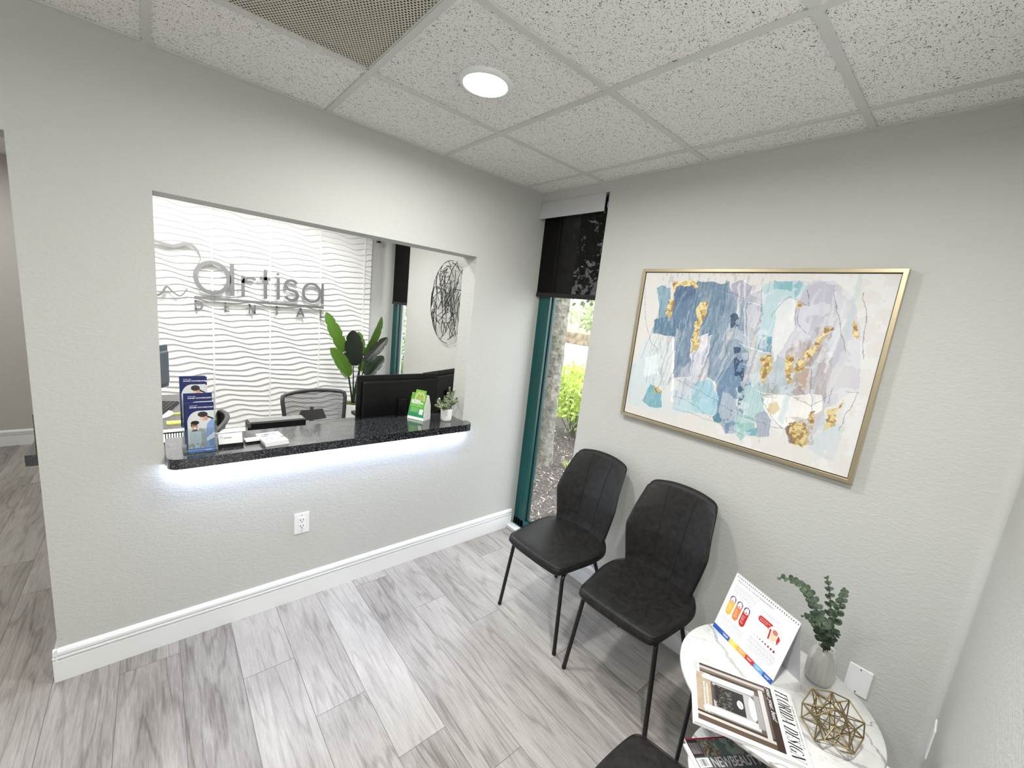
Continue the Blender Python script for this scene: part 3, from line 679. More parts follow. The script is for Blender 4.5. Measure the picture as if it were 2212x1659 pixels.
for pp in ([(0.725, 0.474), (0.755, 0.501), (0.805, 0.473), (0.827, 0.315), (0.791, 0.247), (0.745, 0.321)], [(0.797, 0.558), (0.851, 0.569), (0.857, 0.492), (0.816, 0.417), (0.790, 0.448)], [(0.768, 0.179), (0.852, 0.190), (0.881, 0.091), (0.806, 0.066)], [(0.651, 0.302), (0.717, 0.303), (0.718, 0.242), (0.663, 0.241)]):
    A.put(inpoly(A.U, A.V, pp) & (n6 > .42), (150, 124, 98), .38)
A.put(n3 > .62, (236, 238, 240), .10); A.put((n3 < .36) & (V0 > .15) & (U0 < .6) & (U0 > .1), (70, 100, 130), .22)
A.put((n4 > .60) & (U0 > .5), (232, 234, 240), .35)
rs = random.Random(40)
for k in range(60):                                   # slim slanting brush strokes
    x = rs.uniform(.10, .52); y = rs.uniform(.20, .68); l = rs.uniform(.08, .26); sl = rs.uniform(-.06, .14)
    A.line([(x, y+l/2), (x-sl*l*2, y-l/2)], rs.uniform(.002, .012), rs.choice([(78, 104, 136), (150, 170, 188), (96, 128, 152), (180, 186, 200), (210, 216, 222), (62, 88, 120)]), rs.uniform(.2, .5))
for k in range(46):
    x = rs.uniform(.45, .90); y = rs.uniform(.25, .66); l = rs.uniform(.10, .28); sl = rs.uniform(-.10, .16)
    A.line([(x, y+l/2), (x-sl*l*2, y-l/2)], rs.uniform(.002, .016), rs.choice([(244, 243, 240), (214, 212, 222), (196, 196, 210), (220, 228, 232), (180, 204, 212), (226, 220, 214)]), rs.uniform(.2, .5))
# dark speckles down the blue band
band = segdist(A.U, A.V, [(0.480, 0.571), (0.517, 0.472), (0.548, 0.347), (0.571, 0.227), (0.564, 0.138)])
A.put((band < .018) & (n2 > .56), (42, 66, 98), .85)
# gold leaf
def leaf(p, rust=.3):
    m = inpoly(A.U+(n5-.5)*.02, A.V+(n6-.5)*.02, p); A.put(m, (204, 180, 118), .95, .4); A.put(m & (n5 > .5), (234, 218, 166), .85, .45); A.put(m & (n6 < .40), (142, 106, 66), .75, .2)
leaf([(0.325, 0.626), (0.359, 0.628), (0.360, 0.588), (0.343, 0.533), (0.346, 0.478), (0.346, 0.409), (0.316, 0.377), (0.310, 0.446), (0.315, 0.530), (0.301, 0.605)])
leaf([(0.155, 0.631), (0.176, 0.639), (0.184, 0.597), (0.175, 0.525), (0.155, 0.545), (0.148, 0.602)])
leaf([(0.157, 0.723), (0.249, 0.729), (0.295, 0.709), (0.284, 0.692), (0.253, 0.705), (0.187, 0.703), (0.179, 0.668), (0.167, 0.688)])
leaf([(0.624, 0.411), (0.660, 0.425), (0.679, 0.370), (0.665, 0.317), (0.651, 0.302), (0.629, 0.342), (0.631, 0.374)])
leaf([(0.721, 0.441), (0.746, 0.430), (0.753, 0.383), (0.755, 0.323), (0.740, 0.332), (0.722, 0.414)])
leaf([(0.761, 0.420), (0.791, 0.431), (0.794, 0.402), (0.782, 0.365), (0.760, 0.372)])
leaf([(0.906, 0.601), (0.924, 0.570), (0.939, 0.540), (0.933, 0.526), (0.917, 0.543), (0.907, 0.574)])
leaf([(0.709, 0.656), (0.724, 0.654), (0.741, 0.633), (0.726, 0.623), (0.710, 0.636)])
leaf([(0.826, 0.555), (0.843, 0.562), (0.851, 0.547), (0.835, 0.534), (0.821, 0.487), (0.822, 0.459), (0.795, 0.426), (0.771, 0.445), (0.805, 0.473), (0.816, 0.509)])
leaf([(0.151, 0.177), (0.171, 0.181), (0.203, 0.157), (0.197, 0.150), (0.157, 0.143)])
leaf([(0.940, 0.300), (0.945, 0.290), (0.929, 0.246), (0.929, 0.223), (0.929, 0.180), (0.906, 0.170), (0.899, 0.238), (0.923, 0.256)])
leaf([(0.834, 0.216), (0.858, 0.228), (0.862, 0.199), (0.868, 0.147), (0.848, 0.171)])
leaf([(0.785, 0.147), (0.807, 0.166), (0.838, 0.162), (0.854, 0.131), (0.852, 0.063), (0.814, 0.075), (0.782, 0.109)])
A.put(inpoly(A.U, A.V, [(0.775, 0.132), (0.790, 0.148), (0.793, 0.106), (0.825, 0.073), (0.805, 0.072), (0.781, 0.109)]), (90, 60, 44), .7)
A.put(inpoly(A.U, A.V, [(0.690, 0.216), (0.721, 0.230), (0.742, 0.204), (0.721, 0.173), (0.696, 0.186)]) & (n1 > .3), (214, 196, 120), .6, .4)
A.put(inpoly(A.U, A.V, [(0.728, 0.379), (0.811, 0.393), (0.817, 0.313), (0.754, 0.299)]) & (n2 > .45), (176, 142, 92), .5, .4)
# pencil lines
for p in ([(0.005, 0.684), (0.039, 0.505), (0.080, 0.418), (0.140, 0.366)], [(0.285, 0.726), (0.392, 0.695), (0.473, 0.666), (0.513, 0.649)], [(0.517, 0.687), (0.509, 0.484)], [(0.521, 0.637), (0.576, 0.390), (0.578, 0.195), (0.579, 0.061)],
          [(0.745, 0.701), (0.757, 0.639), (0.681, 0.670), (0.629, 0.583)], [(0.820, 0.719), (0.866, 0.581), (0.911, 0.466)], [(0.917, 0.691), (0.944, 0.609), (0.954, 0.526), (0.964, 0.458)],
          [(0.251, 0.243), (0.493, 0.174), (0.590, 0.131), (0.703, 0.123), (0.773, 0.125)], [(0.260, 0.155), (0.361, 0.142), (0.469, 0.091)], [(0.280, 0.092), (0.415, 0.084), (0.533, 0.068), (0.624, 0.054)],
          [(0.572, 0.701), (0.594, 0.593), (0.581, 0.480)], [(0.368, 0.615), (0.331, 0.449)], [(0.748, 0.279), (0.841, 0.241), (0.888, 0.293)], [(0.936, 0.321), (0.977, 0.331), (0.955, 0.230), (0.945, 0.170)],
          [(0.436, 0.697), (0.447, 0.542), (0.492, 0.377)], [(0.417, 0.500), (0.418, 0.282)], [(0.641, 0.294), (0.666, 0.223), (0.763, 0.122)], [(0.729, 0.632), (0.734, 0.557), (0.765, 0.526)], [(0.143, 0.441), (0.148, 0.367)], [(0.816, 0.394), (0.849, 0.202)], [(0.899, 0.330), (0.892, 0.271)], [(0.299, 0.389), (0.327, 0.279)]):
    A.line(p, .0022, (96, 104, 122), .65)
for k in range(16):
    x = .525+.012*k+.004*math.sin(k*5); y1 = .16+.12*math.sin(k*1.7)**2
    A.line([(x, y1+.12), (x+.004, .07+.03*math.sin(k*2.3))], .0016, (150, 140, 150), .5)
for p in ([(0.527, 0.454), (0.602, 0.432), (0.654, 0.428)], [(0.631, 0.259), (0.698, 0.262), (0.726, 0.256)], [(0.527, 0.638), (0.588, 0.623)], [(0.615, 0.484), (0.648, 0.513)]): A.line(p, .0022, (240, 244, 246), .8)
A.build('painted_canvas', vcol('painted_canvas', .55, .3, metal_from_alpha=True, bump=.25), t,
        frame_mat((0-.0235, cy1-.018-t.location.y, cz0+.018-t.location.z), (0, -1, 0), (0, 0, 1)))
# ================================================================= CHAIRS
def leather():
    m, t, b = nt('charcoal_leatherette'); tc = nd(t, 'ShaderNodeTexCoord')
    n = nd(t, 'ShaderNodeTexNoise', i_Scale=38.0, i_Detail=9.0, i_Roughness=.75); L(t, tc.outputs['Object'], n.inputs['Vector'])
    r = nd(t, 'ShaderNodeValToRGB'); e = r.color_ramp.elements; e[0].position = .36; e[0].color = rgb((15, 14, 14)); e[1].position = .7; e[1].color = rgb((40, 39, 37))
    L(t, n.outputs['Fac'], r.inputs['Fac']); L(t, r.outputs['Color'], b.inputs['Base Color'])
    rr = nd(t, 'ShaderNodeMapRange', i_To_Min=.42, i_To_Max=.62); L(t, n.outputs['Fac'], rr.inputs['Value']); L(t, rr.outputs[0], b.inputs['Roughness'])
    b.inputs['Specular IOR Level'].default_value = .32
    g = nd(t, 'ShaderNodeTexNoise', i_Scale=260.0, i_Detail=3.0); L(t, tc.outputs['Object'], g.inputs['Vector'])
    bp = nd(t, 'ShaderNodeBump', i_Strength=.25, i_Distance=.001); L(t, g.outputs['Fac'], bp.inputs['Height']); L(t, bp.outputs[0], b.inputs['Normal'])
    return m
M_LEATHER = leather(); M_STITCH = mat('dark_stitching', (12, 12, 12), .7)
def interp(tab, x):
    if x <= tab[0][0]: return tab[0][1]
    for (a, p), (b, q) in zip(tab, tab[1:]):
        if x <= b: s_ = (x-a)/(b-a); return p+(q-p)*(s_*s_*(3-2*s_)*.5+s_*.5)
    return tab[-1][1]
def make_chair(label):
    """origin on the floor under the seat centre; faces +x"""
    t = thing('side_chair', label, 'chair', group='black waiting room chairs')
    # seat: stacked outlines, front edge at x=+.22
    half = [(.222, 0, ), ]
    def outline(ins, n=14):
        pts = cr([(-.235, 0), (-.23, .09), (-.20, .165), (-.13, .212), (-.04, .222), (.08, .208), (.18, .193), (.212, .178), (.2235, .14), (.229, .05), (.229, 0)], 5)
        out = []
        for x, y in pts:
            k = 1-ins/.21; out.append(((x-.02)*k+.02, max(0, y)*k))
        full = out+[(x, -y) for x, y in out[-2:0:-1]]
        return full
    def dip(x, y): return .012*(1-(y/.2)**2)*(1-((x+.02)/.2)**2)
    def droop(x): return -.001*max(0, (x-.10)/.13)**2 + .008*max(0, (-x-.10)/.1)
    levels = [(.07, .405), (.030, .408), (.010, .418), (.0, .432), (.001, .446), (.007, .457), (.018, .4635), (.05, .466), (.10, .465), (.16, .464)]
    w = MB(); rings = []
    for ins, z in levels:
        ring = []
        for x, y in outline(ins):
            zz = z+droop(x)-(dip(x, y) if z > .45 else 0)-(.0 if z > .43 else .0)
            if z < .43: zz += .018*(abs(x)/.2)**2*-0
            ring.append((x, y, zz))
        rings.append(ring+[ring[0]])
    w.grid(rings, True); n0 = len(rings[0])-1
    w.add(rings[0][:-1], [tuple(range(n0))[::-1]], True); w.add(rings[-1][:-1], [tuple(range(n0))], True)
    w.build('seat', M_LEATHER, t, weld=True)
    # welt seam round the seat edge
    w = MB(); w.tube([(x*1.0, y, .4585+droop(x)-0*dip(x, y)) for x, y in outline(.0055)], .0016, 6, closed=True); w.build('seat_seam', M_STITCH, t)
    # backrest shell
    WID = [(.395, .115), (.42, .150), (.44, .165), (.50, .178), (.60, .197), (.645, .204), (.66, .2055), (.675, .204), (.80, .184), (.865, .172), (.884, .165), (.895, .154), (.900, .142), (.903, .125)]
    XC = [(.395, -.150), (.43, -.205), (.50, -.228), (.65, -.252), (.80, -.292), (.903, -.326)]
    def interp(tab, x):
        if x <= tab[0][0]: return tab[0][1]
        for (a, p), (b, q) in zip(tab, tab[1:]):
            if x <= b: return p+(q-p)*(x-a)/(b-a)
        return tab[-1][1]
    def bp(z, s, off):
        wd = interp(WID, z); y = wd*s; x = interp(XC, z); cur = .075*(y/.2)**2*(1 if z < .75 else max(.35, 1-(z-.75)*3.5))
        edge = abs(s)**6; th = .017*(1-edge*.85)*(1-.75*max(0, (z-.880)/.023)**2)
        ztop = z-.012*abs(s)**2.5*(1 if z > .86 else 0)
        return (x+cur+off*th, y, ztop)
    zs = [.395+.508*k/32 for k in range(33)]+[.655, .665, .879, .884, .8895, .8925, .8975, .9, .9015]; zs = sorted(set(zs)); ss = [-1+2*k/26 for k in range(27)]
    w = MB(); F = [[bp(z, s_, 1) for s_ in ss] for z in zs]; Bk = [[bp(z, s_, -1) for s_ in ss] for z in zs]
    w.grid(F, True); w.grid(Bk, True, flip=True)
    n = len(zs); m_ = len(ss)
    w.grid([[F[j][0] for j in range(n)], [Bk[j][0] for j in range(n)]], True); w.grid([[F[j][-1] for j in range(n)], [Bk[j][-1] for j in range(n)]], True)
    w.grid([F[0], Bk[0]], True); w.grid([F[-1], Bk[-1]], True)
    o = w.build('backrest', M_LEATHER, t, weld=True)
    for s_ in (-1, 1):
        w = MB(); pts = []
        for k in range(24):
            z = .47+.431*k/23; y = s_*(.052+.018*(k/23)); wd = interp(WID, z); p = bp(z, y/wd, 1); pts.append((p[0]+.0004, p[1], p[2]))
        w.tube(pts, .0017, 6); w.build('backrest_seam', M_STITCH, t)
    # legs: bent steel tube
    def bend(a, b, c, r_=.03, n=6):
        a, b, c = Vector(a), Vector(b), Vector(c); p = b+(a-b).normalized()*r_; q = b+(c-b).normalized()*r_
        return [tuple(a)]+[tuple(p*(1-s_)**2+b*2*s_*(1-s_)+q*s_*s_) for s_ in [k/n for k in range(n+1)]]+[tuple(c)]
    for s_ in (-1, 1):
        w = MB(); w.tube(bend((0, s_*.12, .402), (.165, s_*.178, .402), (.192, s_*.212, .008)), .0098, 12); l = w.build('leg', M_BLACKM, t)
        w = MB(); w.lathe([(.0102, 0), (.011, .004), (.011, .012), (.0098, .014)], 12, M=T(.1925, s_*.2125, 0)); w.build('foot_cap', M_BLACK, l)
        w = MB(); w.tube(bend((0, s_*.12, .402), (-.12, s_*.15, .402), (-.272, s_*.195, .008)), .0098, 12); l = w.build('leg', M_BLACKM, t)
        w = MB(); w.lathe([(.0102, 0), (.011, .004), (.011, .012), (.0098, .014)], 12, M=T(-.2725, s_*.1955, 0)); w.build('foot_cap', M_BLACK, l)
    w = MB(); w.box(-.10, .10, -.13, .13, .397, .4035); w.tube([(.0, -.12, .402), (.0, .12, .402)], .008, 8); w.build('seat_frame', M_BLACKM, t)
    return t
def copy_tree(o, parent=None):
    c = o.copy(); COL.objects.link(c); c.parent = parent
    for ch in list(o.children): copy_tree(ch, c)
    return c
chair = make_chair('black leatherette chair under the corner window, nearest the reception wall')
def put(o, x, y, rz, z=0): o.location = (x, y, z); o.rotation_euler = (0, 0, rz)
c2 = copy_tree(chair); c2['label'] = 'black leatherette chair below the painting, beside the round marble table'
c3 = copy_tree(chair); c3['label'] = 'black leatherette chair at the bottom edge of the photo, only a seat corner showing'
put(chair, -.378, -.853, PI+.02); put(c2, -.380, -1.354, PI+.055); put(c3, -1.138, -1.925, PI/2)

# ================================================================= MARBLE TABLES
def marble():
    m, t, b = nt('white_marble'); tc = nd(t, 'ShaderNodeTexCoord')
    def vein(scale, w_, dist, off, rot):
        mp = nd(t, 'ShaderNodeMapping'); mp.inputs['Location'].default_value = off; mp.inputs['Rotation'].default_value = (0, 0, rot); mp.inputs['Scale'].default_value = (1, .42, 1)
        L(t, tc.outputs['Object'], mp.inputs[0])
        n = nd(t, 'ShaderNodeTexNoise', i_Scale=scale, i_Detail=5.0, i_Roughness=.5, i_Distortion=dist); L(t, mp.outputs[0], n.inputs['Vector'])
        a = nd(t, 'ShaderNodeMath', operation='SUBTRACT'); a.inputs[1].default_value = .5; L(t, n.outputs['Fac'], a.inputs[0])
        a2 = nd(t, 'ShaderNodeMath', operation='ABSOLUTE'); L(t, a.outputs[0], a2.inputs[0])
        r = nd(t, 'ShaderNodeMapRange', i_From_Min=0.0, i_From_Max=w_, i_To_Min=1.0, i_To_Max=0.0); L(t, a2.outputs[0], r.inputs['Value']); return r.outputs[0]
    v1 = vein(2.6, .007, .7, (3.1, 1.2, 0), .5); v2 = vein(7.0, .006, .8, (1.3, 4.1, 0), -.3)
    # one bold grey vein band across the slab: x = -.072 + .35 y + 1.35 y^2, roughened
    se = nd(t, 'ShaderNodeSeparateXYZ'); L(t, tc.outputs['Object'], se.inputs[0])
    wn = nd(t, 'ShaderNodeTexNoise', i_Scale=14.0, i_Detail=7.0, i_Roughness=.6); L(t, tc.outputs['Object'], wn.inputs['Vector'])
    def mth(op, p, q, r_=None):
        n = nd(t, 'ShaderNodeMath', operation=op)
        for i, k in enumerate((p, q, r_)):
            if k is None: continue
            if isinstance(k, float): n.inputs[i].default_value = k
            else: L(t, k, n.inputs[i])
        return n.outputs[0]
    y_ = se.outputs[1]; f = mth('MULTIPLY_ADD', mth('MULTIPLY', y_, y_), 1.35, mth('MULTIPLY_ADD', y_, .35, -.072))
    d = mth('ABSOLUTE', mth('ADD', mth('SUBTRACT', se.outputs[0], f), mth('MULTIPLY_ADD', wn.outputs['Fac'], .07, -.035)), 0.0)
    r = nd(t, 'ShaderNodeMapRange', i_From_Min=.0055, i_From_Max=.0075, i_To_Min=.62, i_To_Max=0.0); L(t, d, r.inputs['Value'])
    r2 = nd(t, 'ShaderNodeMapRange', i_From_Min=.0, i_From_Max=.0016, i_To_Min=1.0, i_To_Max=0.0); L(t, mth('ABSOLUTE', mth('SUBTRACT', d, .0062), 0.0), r2.inputs['Value'])
    rm = nd(t, 'ShaderNodeMath', operation='MAXIMUM'); L(t, r.outputs[0], rm.inputs[0]); L(t, r2.outputs[0], rm.inputs[1]); r = rm
    m1 = nd(t, 'ShaderNodeMath', operation='MAXIMUM'); L(t, v1, m1.inputs[0]); L(t, r.outputs[0], m1.inputs[1])
    m2 = nd(t, 'ShaderNodeMath', operation='MULTIPLY'); L(t, v2, m2.inputs[0]); m2.inputs[1].default_value = .45
    m3 = nd(t, 'ShaderNodeMath', operation='MAXIMUM'); L(t, m1.outputs[0], m3.inputs[0]); L(t, m2.outputs[0], m3.inputs[1])
    mk = nd(t, 'ShaderNodeMath', operation='MULTIPLY'); L(t, m3.outputs[0], mk.inputs[0]); mk.inputs[1].default_value = .72
    mx = nd(t, 'ShaderNodeMix', data_type='RGBA'); L(t, mk.outputs[0], mx.inputs[0]); mx.inputs[6].default_value = rgb((228, 228, 226)); mx.inputs[7].default_value = rgb((112, 110, 103))
    L(t, mx.outputs[2], b.inputs['Base Color']); b.inputs['Roughness'].default_value = .22; return m
M_MARBLE = marble()
def round_table(label, x, y, z, r):
    t = thing('round_side_table', label, 'table', (x, y, 0), group='nested round marble tables')
    w = MB(); w.lathe([(r-.012, z-.020), (r-.004, z-.019), (r, z-.014), (r, z-.003), (r-.003, z), (.0, z)], 96); w.build('marble_top', M_MARBLE, t)
    w = MB(); w.lathe([(r-.03, z-.030), (r-.03, z-.0201), (r-.045, z-.0201), (r-.045, z-.030), (r-.03, z-.030)], 64); w.build('apron_ring', M_BLACKM, t)
    for k in range(4):
        a = PI/4+k*PI/2; c, s_ = math.cos(a), math.sin(a)
        w = MB(); w.tube([(c*(r-.04), s_*(r-.04), z-.028), (c*(r-.03), s_*(r-.03), .0)], .007, 10); w.build('leg', M_BLACKM, t)
    return t
TZ = .52; TCX, TCY = -.497, -1.928
round_table('larger, taller round white marble table holding the calendar and vase', TCX, TCY, TZ, .289)
round_table('smaller, lower round marble table mostly hidden under a magazine', -.726, -2.007, .38, .208)

# ---- magazines
def magazine(name, label, corners, z, th, paint, layers=1):
    """corners TL,TR,BR,BL of the upright cover (xy); cover art in metres w x h"""
    tl, tr, br, bl = [Vector(c) for c in corners]
    wv = (tr-tl); hv = (tl-bl); W_, H_ = wv.length, hv.length
    t = thing(name, label, 'magazine', (bl.x, bl.y, z)); M = frame_mat((0, 0, 0), (wv.x, wv.y, 0), (hv.x, hv.y, 0))
    w = MB(); w.box(0.001, W_-.001, .001, H_-.001, 0.0006, th-.0006, M); w.build('page_block', M_PAPER, t)
    w = MB(); w.box(0, W_, 0, H_, th-.0006, th, M).box(0, W_, 0, H_, 0, .0006, M); w.box(-.0006, .0004, 0, H_, 0, th, M); c = w.build('cover', M_PAPER, t)
    if paint: paint(c, W_, H_, M @ T(0, 0, th+.0002))
    return t, W_, H_
M_PRINT = vcol('glossy_print', .35, .5, coat=.25)
def cover_design(c, W_, H_, M):
    A = Art(W_, H_, 230, (246, 245, 243)); U, V = A.U/W_, A.V/H_; n = vnoise(U, V, 18, 11); n2 = vnoise(U*2, V, 40, 12)
    m = .03
    A.put((U > m) & (U < .94) & (V > .035) & (V < .80), (66, 52, 42))
    base = (U > m) & (U < .94) & (V > .035) & (V < .80)
    A.put(base & (V < .24), (186, 168, 146)); A.put(base & (V < .24) & (n > .5), (168, 148, 124), .5)          # floor
    # curved light coves on both sides
    for x0, x1, col in ((.03, .07, (70, 56, 44)), (.07, .115, (196, 190, 186)), (.115, .15, (120, 108, 98)), (.15, .18, (58, 46, 38)), (.80, .83, (58, 46, 38)), (.83, .87, (206, 200, 194)), (.87, .94, (88, 72, 58))):
        A.put(base & (U > x0) & (U < x1), col)
    A.put(base & (U > .18) & (U < .80) & (V > .18), (98, 84, 74))
    for x0, x1 in ((.19, .30), (.68, .79)):
        mk = (U > x0) & (U < x1) & (V > .13+.035*(1-((U-(x0+x1)/2)/((x1-x0)/2))**2)*-1) & (V < .62); A.put(mk, (214, 213, 216)); A.put(mk & (U > x1-.018), (150, 146, 144)); A.put(mk & (U < x0+.018), (236, 235, 236))
    A.put((U > .30) & (U < .68) & (V > .2) & (V < .58), (182, 180, 180))
    A.put((U > .32) & (U < .66) & (V > .22) & (V < .50), (34, 32, 32)); A.put((U > .32) & (U < .66) & (V > .22) & (V < .50) & (n2 > .58) & (V < .38), (120, 116, 110), .8)
    A.put((U > .32) & (U < .66) & (V > .20) & (V < .27) & (n > .5), (20, 18, 18), .9)
    A.ell(.50*W_, .455*H_, .062*W_, .030*H_, (240, 240, 238)); A.line([(.47*W_, .45*H_), (.53*W_, .47*H_)], .002, (60, 58, 56))
    A.ell(.49*W_, .575*H_, .17*W_, .035*H_, (250, 248, 244))
    A.put((U > .25) & (U < .74) & (V > .60) & (V < .66), (160, 158, 158)); A.put((U > .14) & (U < .84) & (V > .66) & (V < .705), (208, 206, 204))
    A.put((U > m) & (U < .94) & (V > .73) & (V < .80), (54, 36, 26))
    # barcode block
    A.rect(.02*W_, 0, .20*W_, .075*H_, (246, 245, 243))
    for k in range(11): A.rect((.035+.013*k)*W_, .012*H_, (.035+.013*k+.006)*W_, .060*H_, (60, 60, 62))
    rs = random.Random(8)
    for y0_, x_, xe_, col_ in ((.135, .36, .80, (240, 238, 232)), (.105, .34, .80, (240, 238, 232)), (.968, .20, .78, (150, 152, 156))):
        while x_ < xe_:
            q_ = rs.uniform(.006, .022); A.rect(x_*W_, y0_*H_, min(x_+q_, xe_)*W_, (y0_+.014)*H_, col_, .9); x_ += q_+.006
    A.build('cover_print', M_PRINT, c, M)
    didone('masthead_text', 'FLORIDA DESIGN', .034, W_*.93, M_TEXTK, c, M @ T(.02*W_, .840*H_, .0006))
    
    text('script_text', 'your. your. best!', .018, M_TEXTW, c, M @ T(.05*W_, .752*H_, .0004), shear=.4)
cs = [(-.472, -1.975), (-.703, -2.089), (-.849, -1.825), (-.627, -1.715)]
# the cover's upright direction points away from the near-left corner: its left side runs along the table's back
TLc, TRc, BRc, BLc = (-.483, -1.972), (-.705, -2.091), (-.849, -1.825), (-.627, -1.712)
mcor = [TLc, TRc, BRc, BLc]
def lerp_rect(cs_):
    tl, tr, br, bl = [Vector(c) for c in cs_]; u = ((tr-tl)+(br-bl)).normalized(); v = Vector((-u.y, u.x))
    if v.dot(tl-bl) < 0: v = -v
    W_ = ((tr-tl).length+(br-bl).length)/2; H_ = ((tl-bl).length+(tr-br).length)/2; c = (tl+tr+br+bl)/4
    return [c-u*W_/2+v*H_/2, c+u*W_/2+v*H_/2, c+u*W_/2-v*H_/2, c-u*W_/2-v*H_/2]
R1 = lerp_rect(mcor)
magazine('magazine', 'interior design magazine with a white masthead band, lying topmost on the larger marble table', R1, TZ+.0050, .0050, cover_design)
R0 = [c+Vector((-.002, .003)) for c in R1]
magazine('magazine', 'white edged magazine lying directly under the interior design magazine', R0, TZ+.0003, .0045, None)
def cover_beauty(c, W_, H_, M):
    A = Art(W_, H_, 200, (88, 90, 92)); U, V = A.U/W_, A.V/H_; n = vnoise(U, V, 12, 21); n2 = vnoise(U, V, 40, 22)
    A.put(n > .5, (104, 106, 108), .5)
    A.put(V > .80, (96, 112, 112)); A.put((V > .80) & (n > .52) & (U > .2), (150, 160, 142), .8); A.put((V > .80) & (U > .18) & (U < .34) & (n2 > .45), (104, 74, 58), .9)
    A.put((V > .80) & (U < .17), (52, 44, 46)); A.put((V > .80) & (U > .36) & (U < .44) & (n2 > .5), (120, 84, 70), .8)
    for k in range(8): A.rect((.02+.018*k)*W_, .83*H_, (.028+.018*k)*W_, .95*H_, (176, 172, 170), .8)
    A.put(V > .985, (150, 30, 60))
    A.ell(.45*W_, .28*H_, .26*W_, .34*H_, (66, 48, 40)); A.put((((U-.45)/.2)**2+((V-.22)/.26)**2 < 1), (170, 128, 108)); A.put((((U-.45)/.25)**2+((V-.5)/.12)**2 < 1) & (n2 > .4), (52, 36, 30))
    A.rect(0.01*W_, .69*H_, .20*W_, .79*H_, (236, 236, 234))
    for k in range(8): A.rect((.05+.014*k)*W_, .705*H_, (.057+.014*k)*W_, .775*H_, (30, 30, 32))
    A.build('cover_print', M_PRINT, c, M)
    text('masthead_text', 'NEWBEAUTY', .040, mat('pale_ink', (206, 206, 204), .6), c, M @ T(.22*W_, .685*H_, .0004), sx=.68, bold=.0006)
b_tl = Vector((-.868, -1.815)); uu = Vector((.985*-.0-.0, 0))
u_ = Vector((.83, -.56)).normalized()        # masthead direction on the lower table
u_ = Vector((.80, -.60)).normalized(); v_ = Vector((.60, .80))
def rect_from(tl, u, W_, H_):
    v = Vector((-u.y, u.x)); return [tl, tl+u*W_, tl+u*W_-v*H_, tl-v*H_]
RB = rect_from(Vector((-.793, -1.793)), Vector((.843, -.538)), .213, .272)
magazine('magazine', 'grey beauty magazine on the lower marble table, topmost there', RB, .3875, .006, cover_beauty)
RC = [c+Vector((-.012, -.004)) for c in RB]
magazine('magazine', 'white spined magazine lying under the grey beauty magazine', RC, .3803, .0065, None)

